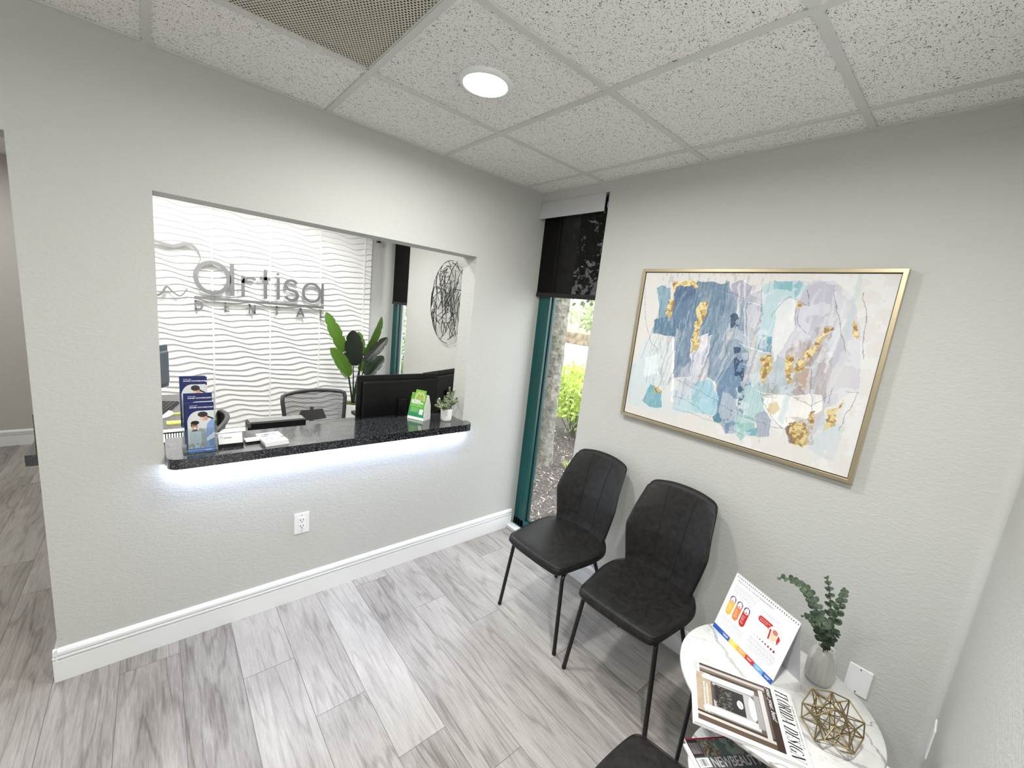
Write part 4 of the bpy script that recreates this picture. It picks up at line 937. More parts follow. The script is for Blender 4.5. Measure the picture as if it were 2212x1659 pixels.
# ---- flip calendar (tent)
def cal_page(c, W_, H_, M):
    A = Art(W_, H_, 330, (250, 250, 250)); g = (120, 128, 140)
    X = lambda a: a*W_
    Y = lambda a: a*H_
    for k in range(30): A.rect(X(.03+.0325*k), Y(.955), X(.03+.0325*k+.013), Y(.975), (70, 72, 76))
    tabs = [(0, .30, (36, 84, 168)), (.30, .44, (238, 202, 60)), (.44, .585, (232, 158, 72)), (.585, .72, (186, 44, 44)), (.72, .86, (96, 158, 218)), (.86, 1.0, (34, 82, 168))]
    for a, b, col in tabs:
        A.rect(X(a), 0, X(b), Y(.075), col)
        if a > 0: A.rect(X(a+.02), Y(.045), X(b-.03), Y(.052), (240, 240, 240), .8); A.rect(X(a+.03), Y(.028), X(b-.05), Y(.035), (240, 240, 240), .8)
    A.rect(X(.18), Y(.045), X(.28), Y(.052), (240, 240, 240)); A.rect(X(.19), Y(.028), X(.27), Y(.035), (240, 240, 240))
    def para(x0, x1, y0, n, dy=.021, col=g, ln=1.0, seed=0):
        rs = random.Random(seed)
        for k in range(n):
            x = x0; xe = x1-(.25*(x1-x0) if k == n-1 else rs.uniform(0, .03))
            while x < xe:
                q = rs.uniform(.008, .03); A.rect(X(x), Y(y0-dy*k), X(min(x+q, xe)), Y(y0-dy*k+.0075*ln), col, .75); x += q+.005
    A.rect(X(.06), Y(.875), X(.95), Y(.877), (190, 196, 204))
    para(.06, .47, .84, 2, col=(80, 86, 98)); para(.06, .45, .795, 4, seed=2)
    for x, col in ((.115, (236, 184, 66)), (.235, (222, 128, 60)), (.355, (190, 40, 40))):
        for yy in np.linspace(.40, .56, 9): A.ell(X(x), Y(yy), X(.048), Y(.062), col)
        A.ell(X(x), Y(.60), X(.048), Y(.058), (40, 42, 84)); A.ell(X(x), Y(.585), X(.040), Y(.045), (226, 150, 160)); A.ell(X(x), Y(.60), X(.030), Y(.046), (246, 246, 248)); A.ell(X(x), Y(.572), X(.008), Y(.014), (70, 60, 90))
        para(x-.03, x+.03, .50, 6, .022, (250, 240, 236), seed=int(x*100)); para(x-.04, x+.05, .69, 1, col=(80, 86, 98), seed=5)
    para(.06, .46, .285, 7, seed=8)
    para(.52, .92, .82, 1, col=(150, 190, 210)); para(.52, .80, .785, 3, seed=9)
    for q in np.linspace(0, 1, 14): A.ell(X(.56+.16*q), Y(.665-.0*q), X(.036), Y(.045), (192, 48, 44))
    para(.55, .70, .675, 2, .028, (250, 236, 232), seed=4)
    A.ell(X(.79), Y(.60), X(.098), Y(.125), (196, 150, 140)); A.ell(X(.79), Y(.60), X(.094), Y(.120), (250, 244, 238)); A.ell(X(.79), Y(.585), X(.040), Y(.085), (238, 206, 168)); A.ell(X(.79), Y(.64), X(.038), Y(.035), (206, 120, 110))
    A.poly([(X(.71), Y(.64)), (X(.735), Y(.64)), (X(.75), Y(.50)), (X(.73), Y(.49))], (186, 52, 50)); A.poly([(X(.84), Y(.64)), (X(.88), Y(.60)), (X(.86), Y(.50)), (X(.835), Y(.56))], (186, 52, 50))
    for k in range(9):
        A.ell(X(.53+.042*k), Y(.405), X(.006+.0011*k), Y(.008+.0014*k), [(190, 214, 226), (170, 190, 206), (150, 160, 180), (130, 110, 130), (140, 90, 110), (140, 60, 80), (150, 40, 60), (150, 34, 56), (150, 30, 50)][k])
    para(.52, .93, .375, 1, seed=3, col=(190, 190, 200)); para(.52, .93, .33, 8, .022, seed=12, col=(96, 102, 114))
    A.build('page_print', vcol('matte_print', .5, .4), c, M)
    text('page_title', 'PERIODONTAL DISEASE MANAGEMENT', .0088, M_TEXTG, c, M @ T(X(.06), Y(.895), .0003), sx=1.0)
fl, fr = Vector((-.381, -1.679, TZ)), Vector((-.489, -1.920, TZ)); apR = Vector((-.4385, -1.9485, .754)); apL = apR+(fl-fr)
t = thing('desk_flip_calendar', 'standing spiral bound flip calendar page with coloured tabs on the marble table', 'calendar', tuple(fl))
back = Vector((-.386, -1.977, TZ))-fr; u = (fr-fl).normalized(); W_ = (fr-fl).length; v = (apL-fl); H_ = v.length; v = v.normalized(); nrm = u.cross(v)
w = MB(); th = nrm*.0022
def slab(a, b, c_, d, th_): 
    P_ = [a, b, c_, d]; q = [p+th_ for p in P_]; vs = [tuple(p) for p in P_+q]
    return vs, [(0, 3, 2, 1), (4, 5, 6, 7), (0, 1, 5, 4), (1, 2, 6, 5), (2, 3, 7, 6), (3, 0, 4, 7)]
w.add(*slab(fl, fr, apR, apL, -th)); pg = w.build('front_page', M_PAPER, t, world=True)
cal_page(pg, W_, H_, frame_mat(tuple(fl-Vector(t.location)+nrm*.0006), u, v))
w = MB(); bl_ = fl+back; br_ = fr+back; bn = (br_-bl_).cross(apL-bl_).normalized()*.0015
w.add(*slab(bl_, br_, apR, apL, bn)); w.build('back_panel', mat('grey_card', (206, 206, 212), .6), t, world=True)
w = MB(); fm = fl+back*.02+Vector((0, 0, .0003)); fq = fr+back*.02+Vector((0, 0, .0003)); w.add(*slab(fm, fq, br_, bl_, Vector((0, 0, .0012)))); w.build('base_flap', M_PAPER, t, world=True)
w = MB()
for k in range(30):
    p = apL+u*(W_*(.03+.0325*k+.0065)); w.tube([tuple(p+Vector((math.cos(a)*.0045, math.sin(a)*.002, math.sin(a)*.0045-.002))) for a in [2*PI*j/10 for j in range(10)]], .0006, 5, closed=True)
w.build('spiral_binding', M_WHITE, t, world=True)

# ---- vase with eucalyptus
VX, VY = -.318, -2.012
t = thing('fluted_vase', 'small smoky grey fluted glass vase behind the flip calendar', 'vase', (VX, VY, TZ))
mv, tv, bv = nt('smoky_grey_glaze'); bv.inputs['Base Color'].default_value = rgb((214, 214, 208)); bv.inputs['Roughness'].default_value = .3; bv.inputs['Transmission Weight'].default_value = .25; bv.inputs['Coat Weight'].default_value = .3
w = MB(); w.lathe([(.030, 0), (.036, .002), (.0395, .012), (.0405, .05), (.0405, .085), (.038, .103), (.031, .118), (.0255, .125), (.0245, .130), (.0225, .130), (.0225, .12), (.03, .10), (.0, .095)], 96, ripple=lambda a, z: .022*math.cos(14*a)*(1 if .008 < z < .11 else 0)); w.build('vase_body', mv, t)
M_EUC = mat('eucalyptus_leaf', (66, 84, 62), .6, c2=(40, 56, 38), vscale=30); M_STEM = mat('eucalyptus_stem', (84, 74, 52), .7)
t = thing('eucalyptus_bunch', 'dark green eucalyptus sprigs standing in the grey fluted vase', 'plant', (VX, VY, TZ+.10))
def leafdisc(w, c, n, r, asp=1.0, up=None):
    n = Vector(n).normalized(); a = (up or n.orthogonal()).normalized(); a = (a-n*a.dot(n)).normalized(); b = n.cross(a); c = Vector(c)
    ring = [c+a*(r*asp*(math.cos(q)))+b*(r*math.sin(q))+n*(.12*r*math.cos(2*q)) for q in [2*PI*k/10 for k in range(10)]]
    vs = [tuple(c-n*.06*r)]+[tuple(p) for p in ring]; w.add(vs, [(0, 1+k, 1+(k+1) % 10) for k in range(10)], True)
rnd = random.Random(3)
def on_line(u_, v_): return None
tips = [((-1.106, -1.990, 1.207), 22, .0135), ((-0.708, -2.010, 1.068), 16, .0125), ((-0.794, -2.060, 1.095), 15, .0145), ((-0.708, -1.985, 0.934), 12, .014), ((-0.619, -2.030, 0.903), 12, .0145), ((-0.941, -2.040, 1.058), 10, .014), ((-0.135, -2.020, 0.612), 8, .013)]
for tip, nl, r0 in tips:
    tip = Vector(tip); base = Vector((VX+rnd.uniform(-.008, .008), VY+rnd.uniform(-.008, .008), TZ+.10)); mid = (base+tip)/2+Vector((0, 0, .03))*(tip-base).length/.2
    pts = [base*(1-s_)**2+mid*2*s_*(1-s_)+tip*s_*s_ for s_ in [k/14 for k in range(15)]]
    w = MB(); w.tube([tuple(p) for p in pts], [.0016-.001*k/14 for k in range(15)], 6); st = w.build('stem', M_STEM, t, world=True)
    w = MB()
    for k in range(nl):
        s_ = .20+.79*k/(nl-1); i = min(13, int(s_*14)); p = pts[i].lerp(pts[i+1], s_*14-i); d = (pts[i+1]-pts[i]).normalized(); o_ = d.orthogonal().normalized(); a = k*PI/2+rnd.uniform(-.3, .3)
        r = r0*(.84-.60*s_**1.3)
        for q in (0, PI):
            e = (o_*math.cos(a+q)+d.cross(o_)*math.sin(a+q)); nn = (d*.75-e*.35+Vector((rnd.uniform(-.2, .2), rnd.uniform(-.2, .2), .2)))
            leafdisc(w, p+e*r*1.1, nn, r, 1.1, e)
    w.build('leaves', M_EUC, st, world=True)

# ---- geometric wire ornament: a stellated frame of gold rods
SX_, SY_, SR = -.548, -2.088, .078
t = thing('wire_sphere', 'gold wire geometric sphere ornament on the marble table', 'ornament', (SX_, SY_, TZ))
bm = bmesh.new(); bmesh.ops.create_icosphere(bm, subdivisions=1, radius=1); 
bm.verts.ensure_lookup_table(); V_ = [v.co.copy() for v in bm.verts]; E_ = [(e.verts[0].index, e.verts[1].index) for e in bm.edges]; F_ = [f.calc_center_median() for f in bm.faces]
rotm = Matrix.Rotation(.4, 3, 'X') @ Matrix.Rotation(.7, 3, 'Z'); cen = Vector((0, 0, SR*.80))
w = MB(); fc = [(rotm @ c.normalized()) for c in F_]
ff = [[v.index for v in f.verts] for f in bm.faces]; sh = {}
for i, f in enumerate(bm.faces):
    for e in f.edges: sh.setdefault(e.index, []).append(i)
RR = .0019
for e, (a, b) in sh.items():                       # dodecahedron shell
    w.tube([tuple(cen+fc[a]*SR), tuple(cen+fc[b]*SR)], RR, 6)
w.build('outer_frame', M_BRASS, t)
w = MB()
for i, v in enumerate(V_):                          # pushed-in star points joined to the pentagon corners
    p = cen+(rotm @ v)*SR*.56
    for j, f in enumerate(ff):
        if i in f: w.tube([tuple(p), tuple(cen+fc[j]*SR)], RR*.85, 6)
for a, b in E_: w.tube([tuple(cen+(rotm @ V_[a])*SR*.56), tuple(cen+(rotm @ V_[b])*SR*.56)], RR*.8, 6)
w.build('inner_struts', M_BRASS, t)
bm.free()
# ================================================================= ON THE COUNTER
CZ = .906
M_NAVYP = vcol('brochure_print', .45, .35)
def brochure_art(c, W_, H_, M, tint=0):
    A = Art(W_, H_, 110, (24, 34, 92)); X = lambda a: a*W_; Y = lambda a: a*H_; n = vnoise(A.U, A.V, 220, 31)
    arch = (A.U > X(.06)) & (A.V < Y(.83)) & ~((A.U < X(.46)) & (A.V > Y(.60)) & (((A.U-X(.46))/X(.40))**2+((A.V-Y(.60))/Y(.23))**2 > 1))
    F = lambda q: Y(.085+(q-.085)*1.3); ex = lambda x, y, rx, ry, col, al=1: A.ell(X(x), F(y), X(rx), Y(ry)*1.3, col, al)
    A.put(arch, (208, 210, 210)); A.put(arch & (n > .55), (200, 204, 206), .4)
    A.poly([(X(.70), F(.09)), (X(1), F(.09)), (X(1), F(.54)), (X(.90), F(.52)), (X(.74), F(.45)), (X(.66), F(.25))], (134, 162, 208)); A.poly([(X(.80), F(.10)), (X(1), F(.10)), (X(1), F(.32)), (X(.84), F(.30))], (104, 134, 190))
    A.poly([(X(1), F(.33)), (X(.62), F(.20)), (X(.60), F(.165)), (X(1), F(.23))], (218, 226, 230))
    ex(.62, .565, .115, .060, (206, 164, 146)); ex(.60, .602, .175, .042, (48, 42, 38)); A.poly([(X(.74), F(.585)), (X(.98), F(.535)), (X(.96), F(.518)), (X(.74), F(.555))], (30, 28, 28)); ex(.72, .535, .06, .032, (198, 152, 134)); ex(.57, .535, .05, .02, (226, 190, 172))
    A.poly([(X(.36), F(.10)), (X(.74), F(.10)), (X(.66), F(.37)), (X(.46), F(.40))], (156, 164, 164)); A.poly([(X(.10), F(.10)), (X(.54), F(.10)), (X(.54), F(.335)), (X(.40), F(.355)), (X(.14), F(.345))], (190, 206, 210))
    A.put((n > .54) & (A.V < F(.34)) & (A.V > F(.1)) & (A.U < X(.7)) & (A.U > X(.1)), (172, 186, 190), .35)
    ex(.31, .425, .105, .062, (198, 154, 132)); ex(.32, .478, .145, .032, (26, 24, 26)); A.rect(X(.185), F(.42), X(.215), F(.48), (26, 24, 26)); A.line([(X(.23), F(.435)), (X(.40), F(.435))], .0022, (40, 34, 36)); ex(.31, .392, .05, .009, (244, 236, 232)); A.poly([(X(.18), F(.345)), (X(.44), F(.35)), (X(.38), F(.375)), (X(.24), F(.372))], (58, 60, 60))
    A.put((A.V < Y(.19)) & (n > .5) & (A.V > Y(.08)) & (A.U > X(.06)) & (A.U < X(.7)), (124, 104, 102), .6)
    A.rect(X(.06), 0, X(1), Y(.085), (46, 108, 190)); A.rect(X(.65), Y(.035), X(.88), Y(.045), (226, 236, 246), .9)
    A.build('cover_print', M_NAVYP, c, M)
    text('title_text', 'WHAT ARE', .0052, M_TEXTW, c, M @ T(X(.15), Y(.925), .0003)); text('title_text', 'POWER TOOTHBRUSHES?', .0070, M_TEXTW, c, M @ T(X(.15), Y(.888), .0003), bold=.00012)
tilt = math.radians(9)
def brochure(label, x, y, z, h=.218, w_=.099, lean=tilt, rz=0):
    t = thing('brochure', label, 'brochure', (x, y, z), rz, 'blue dental brochures in the clear holder'); t.rotation_euler = (-lean, 0, rz)
    t.matrix_basis = T(x, y, z) @ RZ(rz) @ Matrix.Rotation(-lean, 4, 'X')
    w = MB(); w.box(0, w_, 0, .0022, 0, h); c = w.build('folded_leaflet', M_PAPER, t)
    brochure_art(c, w_, h, frame_mat((0, -.0006, 0), (1, 0, 0), (0, 0, 1))); return t
HX, HY = -1.938, -.045
brochure('front blue dental brochure, lowest in the clear holder, full photo showing', HX+.006, HY+.006, CZ+.006)
brochure('blue dental brochure just behind the front one in the clear holder', HX+.002, HY+.022, CZ+.044, lean=tilt)
brochure('blue dental brochure in the top pocket of the clear holder', HX-.008, HY+.060, CZ+.112, w_=.090)
brochure('rearmost blue dental brochure, offset to the right in the top pocket of the clear holder', HX-.002, HY+.067, CZ+.107, w_=.090)
t = thing('brochure_holder', 'clear acrylic tiered holder full of blue brochures on the granite counter', 'brochure holder', (HX+.05, HY+.05, CZ))
th_ = .0022
w = MB(); w.box(HX-.004, HX+.112, HY-.001, HY+.001, CZ, CZ+.115).box(HX-.004, HX+.112, HY-.001, HY+.085, CZ, CZ+.002); w.build('lower_pocket', M_ACRYL, t, world=True)
w = MB()
for x in (HX-.006, HX+.112): w.prism([(HY-.001, CZ), (HY+.125, CZ), (HY+.125, CZ+.26), (HY+.085, CZ+.262), (HY+.042, CZ+.17), (HY-.001, CZ+.13)], x, x+th_, 'x')
w.build('side_panel', M_ACRYL, t, world=True)
w = MB(); w.box(HX-.004, HX+.112, HY+.046, HY+.048, CZ+.002, CZ+.185).box(HX-.004, HX+.112, HY+.048, HY+.085, CZ+.088, CZ+.090); w.build('upper_pocket', M_ACRYL, t, world=True)
w = MB(); w.box(HX-.004, HX+.112, HY+.121, HY+.123, CZ+.002, CZ+.24); w.build('back_panel', M_ACRYL, t, world=True)

t = thing('business_card_holder', 'small card holder with white business cards right of the brochure holder', 'card holder', (-1.769, .02, CZ))
w = MB(); w.box(-.048, .048, -.018, .022, 0, .004).box(-.048, .048, -.018, -.0155, .004, .016).box(-.048, .048, .020, .022, .004, .035); w.build('tray', M_BLACK, t)
w = MB(); Mt = Matrix.Rotation(-math.radians(24), 4, 'X'); w.box(-.046, .046, -.008, .006, .006, .058, Mt); cd = w.build('card_stack', M_PAPER, t)
MM = Mt @ frame_mat((-.046, -.0086, .006), (1, 0, 0), (0, 0, 1))
text('card_text', 'artisa', .013, M_TEXTG, cd, MM @ T(.022, .028, .0003))
w = MB(); w.tube([tuple(MM @ Vector(p)) for p in ((.006, .03, .0004), (.010, .040, .0004), (.016, .036, .0004), (.018, .028, .0004))], .0005, 5); w.build('card_logo', M_TEXTG, cd)
t = thing('appointment_card_pile', 'low pile of blank white cards between the card holder and the booklets', 'cards', (-1.676, .045, CZ), .05)
w = MB(); w.box(-.036, .036, -.022, .024, .0, .002).box(-.036, -.032, -.022, .024, .002, .006); w.build('tray', M_BLACK, t)
w = MB(); w.box(-.035, .039, -.026, .022, .0062, .016, Matrix.Rotation(-.10, 4, 'X')); w.build('card_stack', M_PAPER, t, bevel=.0005)
# booklets
def booklet(z, label, dx, art):
    t = thing('booklet', label, 'booklet', (-1.602+dx, .022, z), .10, 'white booklets stacked on the counter')
    w = MB(); w.box(-.051, .051, -.075, .075, .0002, .0068); c = w.build('pages', M_PAPER, t, bevel=.0005)
    if art:
        W_, H_ = .102, .15; A = Art(W_, H_, 120, (244, 244, 244)); n = vnoise(A.U, A.V, 160, 44)
        m = (((A.U-.052)/.036)**2+((A.V-.050)/.026)**2 < 1) & (n > .36); A.put(m, (148, 150, 222)); m = (((A.U-.074)/.030)**2+((A.V-.064)/.022)**2 < 1) & (n > .40); A.put(m, (232, 196, 178)); A.ell(.095, .062, .010, .012, (96, 92, 96), .8)
        A.ell(.026, .098, .018, .008, (98, 104, 150)); A.rect(.01, .0, .10, .004, (220, 222, 226))
        A.build('cover_print', M_PRINT, c, T(-.051, -.075, .0071))
        text('title_text', 'SMILE', .026, mat('slate_ink', (96, 104, 118), .6), c, T(-.034, .038, .0075), sx=1.0, bold=.0005)
    return t
booklet(CZ+.0003, 'bottom white booklet of the smile booklet stack on the counter', .004, False)
booklet(CZ+.0073, 'middle white booklet of the smile booklet stack on the counter', .002, False)
booklet(CZ+.0143, 'top booklet titled smile on the booklet stack, blue picture showing', 0, True)

# tent card
t = thing('tent_card', 'green flexible financing tent card standing on the counter before the monitors', 'sign', (-.742, .135, CZ), -1.085+math.radians(0))
# local: front face along x, outward -y
aa = math.atan2(.070-.179, -.747+.805); t.rotation_euler = (0, 0, aa); t.location = (-.805, .179, CZ); t.matrix_basis = T(-.805, .179, CZ) @ RZ(aa)
Wc, Hc_, Dc = .122, .165, .085
hh = math.hypot(Hc_, Dc/2); fv = Vector((0, Dc/2, Hc_)).normalized()
fmx = frame_mat((0, 0, 0), (1, 0, 0), tuple(fv))
poly = [(0, 0), (Wc, 0), (Wc, hh*.80)]+[(Wc-.010, hh*.97), (Wc-.018, hh*.98), (Wc-.018, hh*1.14), (.026, hh*1.14), (.026, hh*1.0), (.012, hh*1.0), (0, hh*.8)]
w = MB(); vs = [tuple(fmx @ Vector((x, y, 0))) for x, y in poly]+[tuple(fmx @ Vector((x, y, -.0008))) for x, y in poly]; n_ = len(poly)
w.add(vs, [tuple(range(n_)), tuple(range(n_, 2*n_))[::-1]]+[(i, (i+1) % n_, n_+(i+1) % n_, n_+i) for i in range(n_)]); fc_ = w.build('front_panel', mat('card_green', (90, 168, 62), .4), t)
A = Art(Wc-.002, hh-.004, 120, (96, 172, 60)); g_ = np.clip(A.V/hh, 0, 1)
A.put(A.V < hh*.10, (236, 240, 238)); A.put((A.V > hh*.10) & (A.V < hh*.45), (60, 150, 72)); A.put((A.V > hh*.10) & (A.V < hh*.22), (40, 140, 90))
A.put((A.V > hh*.27) & (A.V < hh*.44) & (A.U > .012) & (A.U < .07), (110, 180, 110)); A.rect(.078, hh*.21, .106, hh*.42, (226, 232, 226))
for k in range(3): A.rect(.012, hh*(.50+.045*k), .095-.012*k, hh*(.513+.045*k), (206, 230, 190), .8)
A.build('card_print', M_PRINT, fc_, fmx @ T(.001, .002, .0004))
A = Art(Wc-.046, hh*.40, 90, (122, 192, 70)); cx_ = (Wc-.046)/2
for sgn in (-1, 1):
    A.line([(cx_+sgn*.034, .004), (cx_+sgn*.030, .032), (cx_+sgn*.012, .052), (cx_, .040)], .009, (226, 184, 150)); A.line([(cx_+sgn*.026, .012), (cx_+sgn*.010, .020), (cx_, .010)], .007, (200, 152, 122))
A.build('hands_print', M_PRINT, fc_, fmx @ T(.027, hh*.735, .0006))
text('title_text', 'FLEXIBLE', .0165, M_TEXTW, fc_, fmx @ T(.010, hh*.685, .0012), bold=.0006); text('title_text', 'FINANCING', .0165, M_TEXTW, fc_, fmx @ T(.010, hh*.61, .0012), bold=.0006)
bmx = frame_mat((0, Dc, 0), (1, 0, 0), tuple(Vector((0, -Dc/2, Hc_)).normalized()))
w = MB(); w.box(0, Wc, 0, hh, -.0004, .0004, bmx); w.build('back_panel', M_PAPER, t)
w = MB(); w.prism([(0, 0), (Dc, 0), (Dc*.93, Hc_*.55), (Dc*.62, Hc_*.97), (Dc*.5, Hc_), (Dc*.38, Hc_*.97), (Dc*.07, Hc_*.55)], Wc-.0012, Wc-.0004, 'x'); w.build('side_gusset', M_PAPER, t)

# small potted plant
t = thing('potted_plant', 'small frosted green plant in a white round pot at the right end of the counter', 'plant', (-.592, .050, CZ))
w = MB(); w.lathe([(.030, 0), (.033, .001), (.0355, .012), (.0385, .078), (.0385, .082), (.0355, .082), (.0345, .070), (0, .070)], 48); w.build('pot', mat('white_ceramic', (238, 238, 236), .35), t)
w = MB(); w.lathe([(0, .071), (.0345, .071), (.034, .074), (0, .078)], 24); w.build('soil', mat('dark_soil', (36, 30, 24), .95), t)
M_FROST = mat('frosted_leaf', (168, 178, 146), .6, c2=(104, 122, 92), vscale=60)
rnd = random.Random(9); w = MB(); st_ = MB()
for k in range(38):
    a = rnd.uniform(0, 2*PI); el = rnd.uniform(.35, 1.45); ln = rnd.uniform(.06, .105) if k > 4 else rnd.uniform(.10, .15)
    if k <= 4: el = rnd.uniform(1.2, 1.55); a = rnd.uniform(-.4, .8)
    d = Vector((math.cos(a)*math.cos(el), math.sin(a)*math.cos(el), math.sin(el))); b_ = Vector((rnd.uniform(-.014, .014), rnd.uniform(-.014, .014), .074)); e_ = b_+d*ln
    st_.tube([tuple(b_), tuple((b_+e_)/2+Vector((0, 0, .006))), tuple(e_)], .0008, 5)
    for j in range(13):
        s_ = .3+.7*j/12; p = b_+(e_-b_)*s_
        for q in range(2):
            v_ = Vector((rnd.gauss(0, 1), rnd.gauss(0, 1), rnd.gauss(.3, 1))).normalized(); leafdisc(w, p+v_*.005, v_+d*.5, rnd.uniform(.0045, .0075), 1.25)
w.build('foliage', M_FROST, t); st_.build('stems', mat('pale_stem', (110, 104, 76), .7), t)

# ================================================================= RECEPTION ROOM
M_DESK = mat('grey_laminate_desk', (118, 118, 116), .4, c2=(88, 88, 88), vscale=60)
w = MB(); w.prism([(-2.238, WT+.002), (-.28, WT+.002), (-.28, .80), (-1.78, .80), (-1.80, 1.80), (-2.238, 1.80)], .722, .75)
t = thing('reception_desk', 'grey speckled L-shaped desk behind the granite counter', 'desk', (-1.4, .5, 0)); w.build('desk_top', M_DESK, t, world=True, bevel=.003)
w = MB(); w.box(-2.238, -2.22, .2, 1.78, 0, .722); w.build('side_panel', M_WHITE, t, world=True)
w = MB(); w.box(-2.2, -1.82, 1.76, 1.78, 0, .722); w.build('side_panel', M_WHITE, t, world=True)
w = MB(); w.box(-.32, -.30, WT+.01, .78, 0, .722); w.build('side_panel', M_WHITE, t, world=True)
M_SCREEN = mat('dark_glass_screen', (12, 13, 15), .15); M_BLUESCR = mat('slate_grey_screen', (88, 96, 106), .25)
def monitor(label, x, y, rz, w_, h_, z0, front=M_SCREEN, bodym=M_BLACK, base=True, foot=M_BLACK):
    """panel back faces local -y"""
    t = thing('computer_monitor', label, 'monitor', (x, y, .751), rz, None); zb_ = z0-.751
    w = MB(); w.box(-w_/2, w_/2, -.008, .008, zb_, zb_+h_); w.build('panel', bodym, t, bevel=.004)
    w = MB(); w.box(-w_/2+.03, w_/2-.03, -.034, -.0082, zb_+.03, zb_+h_-.035); w.build('rear_housing', bodym, t, bevel=.012, seg=3)
    w = MB(); w.box(-w_/2+.008, w_/2-.008, .0082, .009, zb_+.014, zb_+h_-.008); w.build('screen', front, t)
    w = MB(); w.box(-.03, .03, -.055, -.0345, .012, zb_+h_*.55); w.build('stand_neck', bodym, t, bevel=.004)
    w = MB(); w.lathe([(.118, 0), (.12, .003), (.12, .009), (.117, .012), (0, .012)], 40, M=T(0, -.03, 0) @ Matrix.Diagonal((1, .8, 1, 1))); w.build('stand_base', foot, t)
    return t
t = monitor('wide black monitor seen from behind, left of the two monitors above the counter', -.745, .43, .04, .61, .36, .785)
w = MB(); w.box(-.014, .014, -.0348, -.0342, .165, .170); w.build('badge', M_STEEL, t)
monitor('black monitor angled behind the wide one, its corner showing above the small plant', -.31, .55, .42, .56, .35, .80)
monitor('slate grey monitor at the left edge of the hatch, beyond the brochures', -2.075, 1.22, 1.02, .42, .285, .905, front=M_BLUESCR, bodym=M_BLUESCR, foot=M_PAPER)
t = thing('desktop_scanner', 'black box shaped desk device with a light grey top behind the counter edge', 'office machine', (-1.505, .40, .751))
w = MB(); w.box(-.147, .147, -.03, .055, 0, .148); w.build('body', M_BLACK, t, bevel=.004)
w = MB(); w.box(-.138, .138, -.024, .045, .1482, .154); w.build('lid', mat('light_grey_plastic', (126, 126, 126), .45), t, bevel=.003)
w = MB(); w.box(-.149, -.133, -.034, -.031, .125, .150); w.build('corner_clip', M_STEEL, t)
t = thing('keyboard', 'dark keyboard on the side desk beside the clear brochure holder', 'keyboard', (-2.02, 1.34, .751), 1.3)
w = MB(); w.box(-.2, .2, -.065, .065, 0, .014); w.build('case', M_BLACK, t, bevel=.003)
w = MB()
for i in range(15):
    for j in range(5): w.box(-.192+i*.0257, -.170+i*.0257, -.058+j*.0235, -.038+j*.0235, .0145, .018)
w.build('keycaps', mat('dark_grey_keys', (40, 40, 42), .5), t)
M_YEL = mat('yellow_note_paper', (226, 232, 110), .6)
w = MB(); w.box(-1.985, -1.90, .975, 1.04, .7505, .758); tag(w.build('sticky_note_pad', M_YEL), 'pale yellow sticky note pad on the desk left of the brochures, nearer one', 'sticky notes')
w = MB(); w.box(-1.965, -1.895, 1.20, 1.222, .7505, .760); tag(w.build('highlighter_pen', M_YEL), 'yellow green highlighter on the side desk beyond the sticky note pad', 'pen')
w = MB(); w.box(-1.80, -1.60, .60, .79, .7505, .7515); tag(w.build('paper_sheet', M_PAPER), 'white paper sheet on the desk behind the business card holder', 'paper')
w = MB(); w.box(-2.03, -1.90, .70, .88, .7505, .7515); tag(w.build('paper_sheet', M_PAPER), 'white paper sheet on the desk behind the slotted black tray', 'paper')
t = thing('letter_tray', 'black slotted letter tray on the desk at the left end of the hatch', 'tray', (-2.0, .62, .751))
w = MB(); w.box(-.12, .12, -.003, .0, .055, .062).box(-.12, .12, -.003, .0, 0, .006)
for k in range(22): w.box(-.12+k*.0112, -.1155+k*.0112, -.003, 0, .006, .056)
w.build('slotted_front', M_BLACK, t)
w = MB(); w.box(-.12, .12, 0, .12, 0, .003).box(-.12, -.118, 0, .12, 0, .06).box(.118, .12, 0, .12, 0, .06); w.build('tray_body', M_PAPER, t)

# office mesh chairs
def mesh_mat():
    m, t, b = nt('grey_mesh_fabric'); tc = nd(t, 'ShaderNodeTexCoord'); b.inputs['Base Color'].default_value = rgb((92, 90, 88)); b.inputs['Roughness'].default_value = .7
    se = nd(t, 'ShaderNodeSeparateXYZ'); L(t, tc.outputs['Object'], se.inputs[0])
    a = nd(t, 'ShaderNodeMath', operation='MULTIPLY'); a.inputs[1].default_value = 150.0; L(t, se.outputs[2], a.inputs[0])
    f = nd(t, 'ShaderNodeMath', operation='FRACT'); L(t, a.outputs[0], f.inputs[0]); c = nd(t, 'ShaderNodeMath', operation='GREATER_THAN'); c.inputs[1].default_value = .62; L(t, f.outputs[0], c.inputs[0])
    x = nd(t, 'ShaderNodeBsdfTransparent'); mx = nd(t, 'ShaderNodeMixShader'); L(t, c.outputs[0], mx.inputs[0]); L(t, b.outputs[0], mx.inputs[1]); L(t, x.outputs[0], mx.inputs[2]); L(t, mx.outputs[0], t.nodes['Material Output'].inputs[0]); return m
M_MESH = mesh_mat(); M_GREYP = mat('dark_grey_plastic', (66, 66, 66), .4)
